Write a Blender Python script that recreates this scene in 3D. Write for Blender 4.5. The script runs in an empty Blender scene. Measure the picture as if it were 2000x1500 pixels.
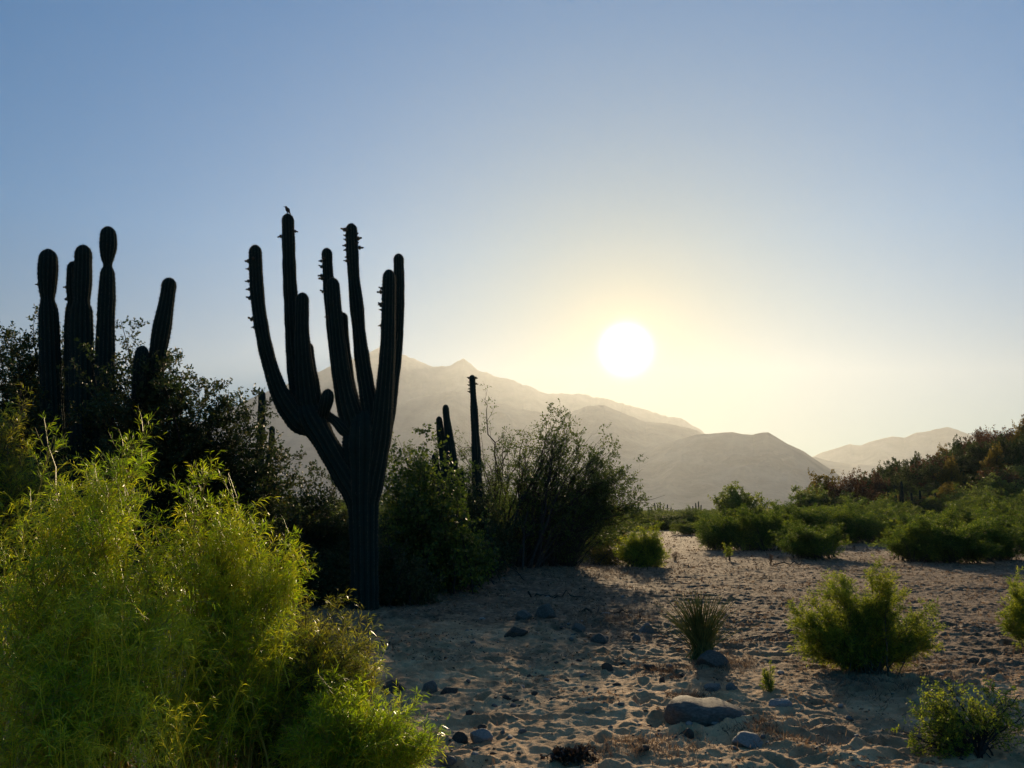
import bpy, bmesh, math
import numpy as np
R = math.radians
scene = bpy.context.scene
COL = scene.collection

# ---------------------------------------------------------------- camera
F = 1444.0                       # focal length in pixels of the 2000 px wide photograph
PITCH = R(9.82)
EYE = 1.6
cd = bpy.data.cameras.new('camera'); cam = bpy.data.objects.new('camera', cd); COL.objects.link(cam)
cd.sensor_width = 36.0; cd.lens = 36.0 * F / 2000.0
cd.clip_start = 0.05; cd.clip_end = 40000
cam.location = (0, 0, EYE); cam.rotation_euler = (R(90) + PITCH, 0, 0)
scene.camera = cam
# ---------------------------------------------------------------- sky, sun, exposure
SUN_EL, SUN_AZ = R(13.2), R(9.0)
DISC_EL, DISC_AZ = R(12.35), R(8.95)
w = bpy.data.worlds.new('World'); scene.world = w; w.use_nodes = True
nt = w.node_tree; N = nt.nodes; L = nt.links; N.clear()
sky = N.new('ShaderNodeTexSky'); sky.sky_type = 'NISHITA'; sky.sun_disc = False
sky.sun_elevation = SUN_EL; sky.sun_rotation = SUN_AZ
sky.altitude = 100; sky.air_density = 1.0; sky.dust_density = 0.1; sky.ozone_density = 3.0
bg = N.new('ShaderNodeBackground'); bg.inputs['Strength'].default_value = 0.051
out = N.new('ShaderNodeOutputWorld')
tc = N.new('ShaderNodeTexCoord')
sd = (math.sin(DISC_AZ) * math.cos(DISC_EL), math.cos(DISC_AZ) * math.cos(DISC_EL), math.sin(DISC_EL))
dp = N.new('ShaderNodeVectorMath'); dp.operation = 'DOT_PRODUCT'; dp.inputs[1].default_value = sd
L.new(tc.outputs['Generated'], dp.inputs[0])
ac = N.new('ShaderNodeMath'); ac.operation = 'ARCCOSINE'; L.new(dp.outputs['Value'], ac.inputs[0])
def lobe(width, power, col):
    m = N.new('ShaderNodeMath'); m.operation = 'DIVIDE'; m.inputs[1].default_value = width; L.new(ac.outputs[0], m.inputs[0])
    p = N.new('ShaderNodeMath'); p.operation = 'POWER'; p.inputs[1].default_value = power; L.new(m.outputs[0], p.inputs[0])
    n_ = N.new('ShaderNodeMath'); n_.operation = 'MULTIPLY'; n_.inputs[1].default_value = -1; L.new(p.outputs[0], n_.inputs[0])
    e = N.new('ShaderNodeMath'); e.operation = 'EXPONENT'; L.new(n_.outputs[0], e.inputs[0])
    s = N.new('ShaderNodeVectorMath'); s.operation = 'SCALE'; s.inputs[0].default_value = col; L.new(e.outputs[0], s.inputs['Scale'])
    return s
wl = lobe(R(16), 1.5, (.34, -.62, -1.08))
ta = N.new('ShaderNodeVectorMath'); ta.operation = 'ADD'; ta.inputs[1].default_value = (.05, 1.12, 1.46); L.new(wl.outputs[0], ta.inputs[0])
tint = N.new('ShaderNodeVectorMath'); tint.operation = 'MULTIPLY'; L.new(sky.outputs[0], tint.inputs[0]); L.new(ta.outputs[0], tint.inputs[1])
sz_ = N.new('ShaderNodeSeparateXYZ'); L.new(tc.outputs['Generated'], sz_.inputs[0])
er = N.new('ShaderNodeValToRGB'); L.new(sz_.outputs['Z'], er.inputs[0]); ee = er.color_ramp.elements
ee[0].position = 0.02; ee[0].color = (.30, .26, .28, 1); ee[1].position = .62; ee[1].color = (1, 1.10, 1.18, 1)
e_ = ee.new(.16); e_.color = (.50, .47, .54, 1); e_ = ee.new(.34); e_.color = (.84, .88, .95, 1)
t2 = N.new('ShaderNodeVectorMath'); t2.operation = 'MULTIPLY'; L.new(tint.outputs[0], t2.inputs[0]); L.new(er.outputs[0], t2.inputs[1])
acc = t2.outputs[0]
for wd, pw, col in ((R(1.45), 2.8, (70, 68, 60)), (R(3.2), 1.1, (9, 6.0, 2.4))):
    s = lobe(wd, pw, col)
    a = N.new('ShaderNodeVectorMath'); a.operation = 'ADD'; L.new(acc, a.inputs[0]); L.new(s.outputs[0], a.inputs[1]); acc = a.outputs[0]
L.new(acc, bg.inputs['Color']); L.new(bg.outputs[0], out.inputs[0])
sl = bpy.data.lights.new('sun', 'SUN'); sl.energy = 5.0; sl.angle = R(0.55); sl.color = (1.0, 0.76, 0.46)
so = bpy.data.objects.new('sun', sl); COL.objects.link(so)
so.rotation_euler = (R(90) - SUN_EL, 0, math.pi - SUN_AZ)
vs = scene.view_settings; vs.view_transform = 'Standard'; vs.look = 'None'; vs.gamma = 1.0; vs.exposure = 0.62
HAZE_DENSITY, HAZE_G, HAZE_COL = 0.000068, 0.52, (0.86, 0.92, 0.96)
cy = scene.cycles; cy.use_denoising = True; cy.max_bounces = 6; cy.diffuse_bounces = 3; cy.transmission_bounces = 4; cy.volume_bounces = 0
cy.sample_clamp_indirect = 4.0

# ---------------------------------------------------------------- pixel helpers (photograph 2000 x 1500)
def ray(px, py):
    x = (px - 1000) / F; z = (750 - py) / F
    return np.array([x, math.cos(PITCH) - z * math.sin(PITCH), math.sin(PITCH) + z * math.cos(PITCH)])
def P(px, py, Y):
    d = ray(px, py); return np.array([0, 0, EYE]) + d * (Y / d[1])
def ppm(Y): return Y / F                      # metres per photograph pixel at depth Y
def G(px, py, z=0.0):
    d = ray(px, py); k = (z - EYE) / d[2]; return np.array([d[0] * k, d[1] * k, z])

# ---------------------------------------------------------------- noise
_prm = np.random.default_rng(5).permutation(512)
def gnoise(x, y, seed=0):
    xi = np.floor(x).astype(np.int64); yi = np.floor(y).astype(np.int64)
    fx = x - xi; fy = y - yi
    u = fx * fx * fx * (fx * (fx * 6 - 15) + 10); v = fy * fy * fy * (fy * (fy * 6 - 15) + 10)
    def g(ix, iy, dx, dy):
        h = _prm[(_prm[(ix + seed * 37) & 511] + iy) & 511]
        a = h * (2 * math.pi / 512 * 7)
        return np.cos(a) * dx + np.sin(a) * dy
    n00 = g(xi, yi, fx, fy); n10 = g(xi + 1, yi, fx - 1, fy); n01 = g(xi, yi + 1, fx, fy - 1); n11 = g(xi + 1, yi + 1, fx - 1, fy - 1)
    return 1.5 * ((n00 * (1 - u) + n10 * u) * (1 - v) + (n01 * (1 - u) + n11 * u) * v)
def fbm(x, y, o=4, seed=0):
    s = 0; a = 1; t = 0
    for k in range(o):
        s = s + a * gnoise(x, y, seed + k); t += a; a *= .5; x = x * 2.03 + 17; y = y * 2.03 + 5
    return s / t
def sm(a, b, x):
    t = np.clip((x - a) / (b - a), 0, 1); return t * t * (3 - 2 * t)

# ---------------------------------------------------------------- terrain height
def HB(x, y):                    # broad shape
    x = np.asarray(x, float); y = np.asarray(y, float)
    h = .05 * fbm(x / 3.1, y / 3.1, 3, 3) * sm(2, 8, np.hypot(x, y))
    h = h + .16 * np.exp(-(((x - 0.3) / 4.5) ** 2 + ((y - 19.5) / 3.0) ** 2))
    h = h + .10 * np.exp(-(((x + 3.5) / 3.5) ** 2 + ((y - 13.0) / 3.0) ** 2))
    h = h + 11.4 * sm(-6, 36, x - .45 * y) * sm(44, 95, y) * (1 + .15 * fbm(x / 22, y / 22, 3, 8))
    r = np.hypot(x, y)
    return h + sm(60, 900, r) * 2.0 * fbm(x / 150, y / 150, 3, 9)
_fp = np.random.default_rng(61); PRINTS = []
for x0_, y0_, dx_, dy_, n_ in [(-.6, 4.8, .16, .62, 13), (.5, 4.9, .25, .58, 12), (1.6, 5.0, -.10, .6, 13), (2.2, 4.9, .42, .5, 11), (.1, 6.2, .6, .12, 10), (3.2, 5.2, .1, .6, 9), (-.2, 8.6, .55, .2, 9)]:
    for k_ in range(n_):
        sd_ = 1 if k_ % 2 else -1; L_ = math.hypot(dx_, dy_)
        PRINTS.append((x0_ + dx_ * k_ - dy_ / L_ * .11 * sd_ + _fp.normal() * .05, y0_ + dy_ * k_ + dx_ / L_ * .11 * sd_ + _fp.normal() * .05, math.atan2(dy_, dx_) + _fp.normal() * .2, _fp.uniform(.11, .15), _fp.uniform(.05, .07), _fp.uniform(.025, .05)))
def prints(x, y):
    h = np.zeros_like(x)
    for px_, py_, a_, l_, w_, d_ in PRINTS:
        k = np.nonzero((np.abs(x - px_) < .3) & (np.abs(y - py_) < .3))
        if not len(k[0]): continue
        u = x[k] - px_; v = y[k] - py_; p = (u * math.cos(a_) + v * math.sin(a_)) / l_; q = (-u * math.sin(a_) + v * math.cos(a_)) / w_
        r = np.sqrt(p * p + q * q); h[k] += -d_ * np.exp(-r ** 4) + .4 * d_ * np.exp(-((r - 1.35) / .3) ** 2)
    return h
def H(x, y):
    x = np.asarray(x, float); y = np.asarray(y, float)
    r = np.hypot(x, y)
    near = (1 - .30 * sm(9, 17, y + .35 * x)) * (1 - .3 * sm(20, 40, r)) * (1 - sm(60, 120, r))
    wx = x + .10 * gnoise(x * 2.3, y * 2.3, 21); wy = y + .10 * gnoise(x * 2.3, y * 2.3, 22)
    c = 1 - 2.0 * np.abs(gnoise(wx * 2.1, wy * 3.3, 31)); c2 = 1 - 2.0 * np.abs(gnoise(wx * 4.3 + 9, wy * 6.1, 33))
    d = gnoise(wx * 3.1 + 4, wy * 4.0, 35)
    patch = .62 + .85 * fbm(x / 1.7, y / 1.7, 2, 40)
    return HB(x, y) + prints(x, y) + near * (np.clip(patch, .12, 1.4) * (.036 * c + .026 * c2 + .034 * d) + (.011 + .008 * sm(8, 14, y + .35 * x)) * gnoise(x * 9, y * 13, 50) + .008 * gnoise(x * 21, y * 27, 51))
def hz(x, y): return float(H(np.array([x]), np.array([y]))[0])

# ---------------------------------------------------------------- objects
def link(o, parent=None):
    COL.objects.link(o)
    if parent is not None: o.parent = parent
    return o
def tag(o, label=None, cat=None, group=None, kind=None):
    if label: o['label'] = label
    if cat: o['category'] = cat
    if group: o['group'] = group
    if kind: o['kind'] = kind
    return o
def thing(name, label, cat, loc=(0, 0, 0), rz=0, group=None):
    o = bpy.data.objects.new(name, None); o.location = [float(a) for a in loc]; o.rotation_euler = (0, 0, rz)
    o.empty_display_size = .2
    return tag(link(o), label, cat, group)
def mesh(name, V, Q, rnd=None, smooth=False, T=None):
    V = np.ascontiguousarray(V, np.float32); Q = np.asarray(Q, np.int32).reshape(-1, 4)
    T = np.zeros((0, 3), np.int32) if T is None else np.asarray(T, np.int32).reshape(-1, 3)
    me = bpy.data.meshes.new(name); me.vertices.add(len(V)); me.vertices.foreach_set('co', V.ravel())
    nl = Q.size + T.size; me.loops.add(nl); me.loops.foreach_set('vertex_index', np.concatenate([Q.ravel(), T.ravel()]).astype(np.int32))
    me.polygons.add(len(Q) + len(T))
    st = np.concatenate([np.arange(len(Q)) * 4, Q.size + np.arange(len(T)) * 3]).astype(np.int32)
    me.polygons.foreach_set('loop_start', st)
    if smooth: me.polygons.foreach_set('use_smooth', np.ones(len(st), bool))
    if rnd is not None:
        a = me.attributes.new('rnd', 'FLOAT', 'POINT'); a.data.foreach_set('value', np.ascontiguousarray(rnd, np.float32))
    me.update(calc_edges=True)
    return me
def obj(name, me, mat, parent=None, loc=None):
    o = bpy.data.objects.new(name, me)
    if mat is not None: me.materials.clear(); me.materials.append(mat)
    if loc is not None: o.location = [float(a) for a in loc]
    return link(o, parent)
class Geo:
    def __init__(s): s.V = []; s.Q = []; s.R = []; s.n = 0
    def add(s, V, Q, r=None):
        V = np.asarray(V, np.float32).reshape(-1, 3); s.V.append(V); s.Q.append(np.asarray(Q).reshape(-1, 4) + s.n)
        s.R.append(np.zeros(len(V), np.float32) if r is None else np.asarray(r, np.float32).ravel()); s.n += len(V)
    def mesh(s, name, org=(0, 0, 0), smooth=False):
        if not s.V: return mesh(name, np.zeros((0, 3)), np.zeros((0, 4)))
        return mesh(name, np.concatenate(s.V) - np.asarray(org, np.float32), np.concatenate(s.Q), np.concatenate(s.R), smooth)
def nrm(v): return v / np.maximum(np.linalg.norm(v, axis=-1, keepdims=True), 1e-9)
def tubes(geo, Pp, Rr, S=5, rnd=None):
    """Pp (N,K,3), Rr (N,K)"""
    Nn, K = Pp.shape[:2]
    T = nrm(np.gradient(Pp, axis=1))
    mt = np.abs(T.mean(axis=1)); ref = np.zeros((Nn, 3)); ref[np.arange(Nn), np.argmin(mt, axis=1)] = 1
    U = nrm(np.cross(T, ref[:, None, :])); W = np.cross(T, U)
    a = np.linspace(0, 2 * math.pi, S, endpoint=False)
    V = Pp[:, :, None, :] + Rr[:, :, None, None] * (np.cos(a)[None, None, :, None] * U[:, :, None, :] + np.sin(a)[None, None, :, None] * W[:, :, None, :])
    i = np.arange(Nn * K * S).reshape(Nn, K, S); j = np.roll(i, -1, axis=2)
    Q = np.stack([i[:, :-1], j[:, :-1], j[:, 1:], i[:, 1:]], axis=-1)
    geo.add(V, Q, np.broadcast_to((np.random.default_rng(1).random(Nn) if rnd is None else rnd)[:, None, None], (Nn, K, S)))
def blades(geo, p, d, n, Ln, Wd, rng, bend=0.0, base=.45):
    """rhombus leaf quads"""
    s = nrm(np.cross(d, n)); Ln = np.broadcast_to(Ln, len(p))[:, None]; Wd = np.broadcast_to(Wd, len(p))[:, None]
    m = p + d * Ln * base; tip = p + d * Ln; tip[:, 2] -= bend * Ln[:, 0]
    V = np.stack([p, m + s * Wd / 2, tip, m - s * Wd / 2], axis=1)
    i = np.arange(len(p) * 4).reshape(-1, 4)
    geo.add(V, i, np.repeat(rng.random(len(p)), 4))
def grow(Pp, Rr, m, t0, t1, Ls, ang, up, wander, K, rng, rr=.55, rmin=.0012):
    Nn, K0 = Pp.shape[:2]
    t = rng.uniform(t0, t1, (Nn, m)); f = t * (K0 - 1); i = np.minimum(f.astype(int), K0 - 2); fr = (f - i)[..., None]
    ix = np.arange(Nn)[:, None]
    p = Pp[ix, i] * (1 - fr) + Pp[ix, i + 1] * fr; d = nrm(Pp[ix, i + 1] - Pp[ix, i])
    r = (Rr[ix, i] * (1 - fr[..., 0]) + Rr[ix, i + 1] * fr[..., 0]) * rr
    v = rng.normal(size=d.shape); v -= (v * d).sum(-1, keepdims=True) * d; v = nrm(v)
    a = (ang * rng.uniform(.6, 1.4, (Nn, m)))[..., None]
    c = nrm(d * np.cos(a) + v * np.sin(a))
    Lg = Ls * rng.uniform(.55, 1.25, (Nn, m)) * (1.15 - .45 * t)
    c = c.reshape(-1, 3); p = p.reshape(-1, 3); Lg = Lg.ravel(); r = np.maximum(r.ravel(), rmin)
    st = c[:, None, :] + np.cumsum(rng.normal(size=(len(p), K - 1, 3)) * wander, axis=1)
    st[..., 2] += up * np.linspace(0, 1, K - 1)
    st = nrm(st) * (Lg / (K - 1))[:, None, None]
    pts = np.concatenate([p[:, None, :], p[:, None, :] + np.cumsum(st, axis=1)], axis=1)
    return pts, r[:, None] * np.linspace(1, .35, K)[None, :]
def leaves_on(geo, Pp, n, t0, Ln, Wd, ang, rng, up=0.0, bend=0.0, keep=1.0, t1=1.0, taper=0.0, flat=0.0):
    Nn, K = Pp.shape[:2]
    t = rng.uniform(t0, t1, (Nn, n)); f = t * (K - 1); i = np.minimum(f.astype(int), K - 2); fr = (f - i)[..., None]; ix = np.arange(Nn)[:, None]
    p = Pp[ix, i] * (1 - fr) + Pp[ix, i + 1] * fr; d = nrm(Pp[ix, i + 1] - Pp[ix, i])
    v = rng.normal(size=d.shape); v -= (v * d).sum(-1, keepdims=True) * d; v = nrm(v)
    a = (ang * rng.uniform(.6, 1.4, (Nn, n)))[..., None]
    c = d * np.cos(a) + v * np.sin(a); c[..., 2] += up; c = nrm(c)
    Lg = Ln * rng.uniform(.6, 1.35, (Nn, n)) * (1 - taper * t)
    c = c.reshape(-1, 3); p = p.reshape(-1, 3); Lg = Lg.ravel()
    if keep < 1: k = rng.random(len(p)) < keep; c = c[k]; p = p[k]; Lg = Lg[k]
    nn = rng.normal(size=c.shape); nn[:, 2] += flat
    blades(geo, p, c, nrm(nn), Lg, Wd * Lg / Ln, rng, bend)
def bez(p0, p1, p2, K, rng, wander):
    t = np.linspace(0, 1, K)[None, :, None]
    c = (1 - t) ** 2 * p0[:, None] + 2 * t * (1 - t) * p1[:, None] + t ** 2 * p2[:, None]
    Lg = np.linalg.norm(p2 - p0, axis=1)[:, None, None]
    return c + np.cumsum(rng.normal(size=c.shape), axis=1) * wander * Lg * t ** .5
def in_blobs(blobs, n, rng, shell=.5):
    """blobs: (centre xyz, radii xyz)"""
    B = np.array([list(c) + list(r) for c, r in blobs]); wgt = B[:, 3] * B[:, 5]; wgt = wgt / wgt.sum()
    k = rng.choice(len(B), n, p=wgt); v = nrm(rng.normal(size=(n, 3))) * (rng.uniform(0, 1, (n, 1)) ** shell)
    return B[k, :3] + v * B[k, 3:]
def pblob(px, py, rx, ry, Y, rd=None):
    m = ppm(Y); return (P(px, py, Y), (rx * m, (rd if rd else (rx + ry) * .45 * m), ry * m))
def mains(base, spread, targets, K, rng, lift=.55, wander=.012, r0=.02, rt=.003):
    n = len(targets); p0 = np.asarray(base) + np.c_[rng.normal(size=(n, 2)) * spread, np.full(n, -.05)]
    d = targets - p0; p1 = p0 + np.c_[d[:, :2] * .25, d[:, 2] * lift]
    Pp = bez(p0, p1, targets, K, rng, wander)
    h = np.linalg.norm(d, axis=1)
    Rr = (rt + (r0 - rt) * (1 - np.linspace(0, 1, K)) ** 1.1)[None, :] * (h / h.max())[:, None] ** .5 * rng.uniform(.6, 1.1, (n, 1))
    return Pp, Rr

# ---------------------------------------------------------------- materials
def M(name):
    m = bpy.data.materials.new(name); m.use_nodes = True; t = m.node_tree; t.nodes.clear()
    o = t.nodes.new('ShaderNodeOutputMaterial'); return m, t, o
def ramp(t, src, stops):
    r = t.nodes.new('ShaderNodeValToRGB'); t.links.new(src, r.inputs[0]); e = r.color_ramp.elements
    while len(e) > 1: e.remove(e[-1])
    e[0].position = stops[0][0]; e[0].color = (*stops[0][1], 1)
    for p, c in stops[1:]: q = e.new(p); q.color = (*c, 1)
    return r.outputs[0]
def noise(t, scale, detail=4, rough=.55, vec=None):
    n = t.nodes.new('ShaderNodeTexNoise'); n.inputs['Scale'].default_value = scale; n.inputs['Detail'].default_value = detail; n.inputs['Roughness'].default_value = rough
    if vec is not None: t.links.new(vec, n.inputs['Vector'])
    return n.outputs[0]
def leaf_mat(name, stops, trans=.5, tcol=(1, 1, 1), gain=1.0, rough=.45, spec=.4, clump=3.0):
    m, t, o = M(name)
    a = t.nodes.new('ShaderNodeAttribute'); a.attribute_name = 'rnd'
    tc = t.nodes.new('ShaderNodeTexCoord'); nz = noise(t, clump, 2, .5, tc.outputs['Object'])
    mx = t.nodes.new('ShaderNodeMath'); mx.operation = 'MULTIPLY_ADD'; t.links.new(nz, mx.inputs[0]); mx.inputs[1].default_value = .9
    sc_ = t.nodes.new('ShaderNodeMath'); sc_.operation = 'MULTIPLY_ADD'; t.links.new(a.outputs['Fac'], sc_.inputs[0]); sc_.inputs[1].default_value = .55; sc_.inputs[2].default_value = -.22
    t.links.new(sc_.outputs[0], mx.inputs[2])
    c = ramp(t, mx.outputs[0], stops)
    b = t.nodes.new('ShaderNodeBsdfPrincipled'); t.links.new(c, b.inputs['Base Color']); b.inputs['Roughness'].default_value = rough; b.inputs['Specular IOR Level'].default_value = spec
    tr = t.nodes.new('ShaderNodeBsdfTranslucent')
    vm = t.nodes.new('ShaderNodeVectorMath'); vm.operation = 'MULTIPLY'; t.links.new(c, vm.inputs[0]); vm.inputs[1].default_value = [k * gain for k in tcol]
    t.links.new(vm.outputs[0], tr.inputs['Color'])
    x = t.nodes.new('ShaderNodeMixShader'); x.inputs[0].default_value = trans
    t.links.new(b.outputs[0], x.inputs[1]); t.links.new(tr.outputs[0], x.inputs[2]); t.links.new(x.outputs[0], o.inputs[0])
    return m
def solid_mat(name, stops, scale=6, rough=.85, bump=.3, bscale=40, dist=.01, coord='Object', attr=None, spec=.3):
    m, t, o = M(name)
    tc = t.nodes.new('ShaderNodeTexCoord'); v = tc.outputs[coord]
    if attr:
        a = t.nodes.new('ShaderNodeAttribute'); a.attribute_name = attr
        nz = noise(t, scale, 5, .6, v); ad = t.nodes.new('ShaderNodeMath'); ad.operation = 'MULTIPLY_ADD'; t.links.new(nz, ad.inputs[0]); ad.inputs[1].default_value = .35; t.links.new(a.outputs['Fac'], ad.inputs[2]); src = ad.outputs[0]
    else: src = noise(t, scale, 5, .6, v)
    c = ramp(t, src, stops)
    b = t.nodes.new('ShaderNodeBsdfPrincipled'); t.links.new(c, b.inputs['Base Color']); b.inputs['Roughness'].default_value = rough; b.inputs['Specular IOR Level'].default_value = spec
    bp = t.nodes.new('ShaderNodeBump'); bp.inputs['Strength'].default_value = bump; bp.inputs['Distance'].default_value = dist
    t.links.new(noise(t, bscale, 6, .65, v), bp.inputs['Height']); t.links.new(bp.outputs[0], b.inputs['Normal'])
    t.links.new(b.outputs[0], o.inputs[0]); return m
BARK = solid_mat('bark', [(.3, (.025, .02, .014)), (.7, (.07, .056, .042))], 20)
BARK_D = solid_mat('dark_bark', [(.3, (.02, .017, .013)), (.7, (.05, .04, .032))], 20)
TWIG_G = leaf_mat('green_twig', [(.1, (.20, .20, .03)), (.6, (.42, .36, .05)), (1, (.5, .33, .08))], .35, (1, 1, .7), 1.0, .4, .5, 3)
TWIG_B = solid_mat('brown_twig', [(.3, (.04, .035, .02)), (.7, (.10, .085, .045))], 20)
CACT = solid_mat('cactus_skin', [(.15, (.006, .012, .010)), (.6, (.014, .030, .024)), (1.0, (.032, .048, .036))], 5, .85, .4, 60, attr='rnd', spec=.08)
SPINE = solid_mat('cactus_spine', [(.3, (.07, .06, .045)), (.7, (.18, .16, .12))], 30)
FRUIT = solid_mat('cactus_fruit', [(.3, (.03, .035, .02)), (.7, (.09, .07, .045))], 40)
LF_FRONT = leaf_mat('feathery_leaf', [(.1, (.10, .17, .010)), (.4, (.23, .36, .016)), (.7, (.44, .54, .022)), (1, (.72, .60, .04))], .58, (1, 1.02, .45), 1.35, .3, .7, 4)
LF_FRONT2 = leaf_mat('feathery_leaf_tawny', [(.1, (.09, .12, .014)), (.45, (.22, .24, .022)), (.75, (.36, .31, .035)), (1, (.40, .26, .06))], .55, (1, 1, .6), 1.3, .35, .6, 4)
LF_SHOOT = leaf_mat('young_shoot', [(.1, (.34, .46, .02)), (.5, (.62, .66, .03)), (1, (.85, .70, .06))], .5, (1, 1, .5), 1.15, .3, .7, 4)  # brighter yellow than the leaves: sunlight put into the colour of the shoots
LF_PLUME = leaf_mat('plume_leaf', [(.1, (.05, .10, .018)), (.45, (.17, .23, .028)), (.85, (.46, .46, .05))], .55, (1, 1, .6), 1.3, .5, .3, 3)
LF_FARP = leaf_mat('riverbed_bush_leaf', [(.1, (.04, .075, .02)), (.5, (.10, .15, .03)), (.9, (.26, .28, .05))], .5, (1, 1, .6), 1.2, .6, .2, 1.2)
LF_MID = leaf_mat('mid_bush_leaf', [(.1, (.035, .07, .018)), (.5, (.10, .16, .028)), (.9, (.30, .33, .045))], .5, (1, 1, .6), 1.2, .6, .2, 1.2)
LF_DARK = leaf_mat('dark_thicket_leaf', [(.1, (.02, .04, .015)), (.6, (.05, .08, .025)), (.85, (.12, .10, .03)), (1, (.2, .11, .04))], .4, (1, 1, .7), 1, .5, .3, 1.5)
LF_VINE = leaf_mat('vine_leaf', [(.1, (.03, .06, .015)), (.6, (.08, .13, .025)), (.9, (.25, .27, .04)), (1, (.4, .34, .06))], .5, (1, 1, .6), 1.2, .5, .3, 2)
LF_TREE = leaf_mat('small_tree_leaf', [(.1, (.04, .07, .02)), (.6, (.10, .14, .035)), (.95, (.2, .22, .05))], .5, (1, 1, .7), 1.1, .5, .3, 1.5)
LF_RED = leaf_mat('red_dry_leaf', [(.1, (.06, .035, .02)), (.6, (.13, .07, .035)), (.95, (.22, .13, .06))], .45, (1, .9, .7), 1, .6, .2, .5)
LF_HILL = leaf_mat('hill_leaf', [(.1, (.03, .05, .02)), (.6, (.07, .1, .03)), (.95, (.15, .15, .04))], .4, (1, 1, .7), 1, .6, .2, .4)
LF_YEL = leaf_mat('ochre_leaf', [(.1, (.10, .09, .02)), (.6, (.24, .17, .03)), (.95, (.34, .25, .05))], .45, (1, 1, .7), 1, .6, .2, .5)
DRY = leaf_mat('dry_litter', [(.1, (.07, .045, .03)), (.5, (.2, .13, .08)), (.9, (.36, .27, .17))], .3, (1, 1, 1), 1, .8, .2, 1)
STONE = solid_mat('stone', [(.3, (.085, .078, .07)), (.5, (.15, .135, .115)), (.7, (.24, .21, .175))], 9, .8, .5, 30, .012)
STONE_M = solid_mat('darker_stone', [(.3, (.06, .052, .042)), (.5, (.11, .094, .075)), (.7, (.18, .155, .12))], 9, .8, .5, 30, .012)  # darker copy of stone; shade put into the colour of the shaded rocks
STONE_P = solid_mat('pale_stone', [(.3, (.16, .15, .13)), (.7, (.34, .31, .27))], 8, .8, .5, 30, .012)
STONE_D = solid_mat('dark_stone', [(.3, (.03, .024, .018)), (.7, (.10, .08, .06))], 8, .8, .5, 30, .012)

# sandy ground
SAND, t, o = M('sand')
tc = t.nodes.new('ShaderNodeTexCoord'); v = tc.outputs['Object']
big = noise(t, .55, 4, .6, v); mid = noise(t, 3.2, 5, .65, v); fine = noise(t, 38, 5, .7, v); grit = noise(t, 170, 3, .6, v)
sandc = ramp(t, mid, [(.3, (.30, .17, .085)), (.5, (.52, .32, .16)), (.7, (.70, .46, .25))])
litc = ramp(t, noise(t, 6.5, 9, .8, v), [(.38, (.035, .02, .012)), (.5, (.12, .068, .04)), (.6, (.29, .18, .105)), (.7, (.46, .31, .185))])
sep = t.nodes.new('ShaderNodeSeparateXYZ'); t.links.new(v, sep.inputs[0])
def mth(op, a, b=None, c=None):
    n = t.nodes.new('ShaderNodeMath'); n.operation = op
    for k, q in enumerate((a, b, c)):
        if q is None: continue
        if isinstance(q, (int, float)): n.inputs[k].default_value = q
        else: t.links.new(q, n.inputs[k])
    return n.outputs[0]
dist = mth('MULTIPLY_ADD', sep.outputs[0], .45, sep.outputs[1])
mask = mth('MULTIPLY_ADD', big, 3.2, mth('MULTIPLY_ADD', dist, .20, -3.0)); 
mk = t.nodes.new('ShaderNodeClamp'); t.links.new(mask, mk.inputs[0]); mk.inputs['Max'].default_value = .85
cm = t.nodes.new('ShaderNodeMix'); cm.data_type = 'RGBA'; t.links.new(mk.outputs[0], cm.inputs[0]); t.links.new(sandc, cm.inputs[6]); t.links.new(litc, cm.inputs[7])
um = t.nodes.new('ShaderNodeMapRange'); um.inputs['From Min'].default_value = 55; um.inputs['From Max'].default_value = 85; t.links.new(mth('MULTIPLY_ADD', big, 14, sep.outputs[1]), um.inputs['Value'])
uc = ramp(t, mid, [(.35, (.035, .038, .018)), (.65, (.10, .085, .05))])
cu = t.nodes.new('ShaderNodeMix'); cu.data_type = 'RGBA'; t.links.new(um.outputs[0], cu.inputs[0]); t.links.new(cm.outputs[2], cu.inputs[6]); t.links.new(uc, cu.inputs[7]); cm = cu
gm = t.nodes.new('ShaderNodeMix'); gm.data_type = 'RGBA'; gm.blend_type = 'MULTIPLY'; gm.inputs[0].default_value = .55; t.links.new(cm.outputs[2], gm.inputs[6])
t.links.new(ramp(t, grit, [(.3, (.45, .45, .45)), (.55, (1, 1, 1)), (.75, (1.2, 1.2, 1.2))]), gm.inputs[7])
b = t.nodes.new('ShaderNodeBsdfPrincipled'); t.links.new(gm.outputs[2], b.inputs['Base Color']); b.inputs['Roughness'].default_value = .9; b.inputs['Specular IOR Level'].default_value = .25
b1 = t.nodes.new('ShaderNodeBump'); b1.inputs['Strength'].default_value = .9; b1.inputs['Distance'].default_value = .03; t.links.new(noise(t, 9, 6, .7, v), b1.inputs['Height'])
b2 = t.nodes.new('ShaderNodeBump'); b2.inputs['Strength'].default_value = .9; b2.inputs['Distance'].default_value = .010; t.links.new(fine, b2.inputs['Height']); t.links.new(b1.outputs[0], b2.inputs['Normal'])
t.links.new(b2.outputs[0], b.inputs['Normal']); t.links.new(b.outputs[0], o.inputs[0])
ROCKY = solid_mat('mountain_side', [(.3, (.10, .095, .08)), (.5, (.17, .155, .125)), (.7, (.24, .21, .17))], .006, .95, .6, .02, 20)

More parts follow.
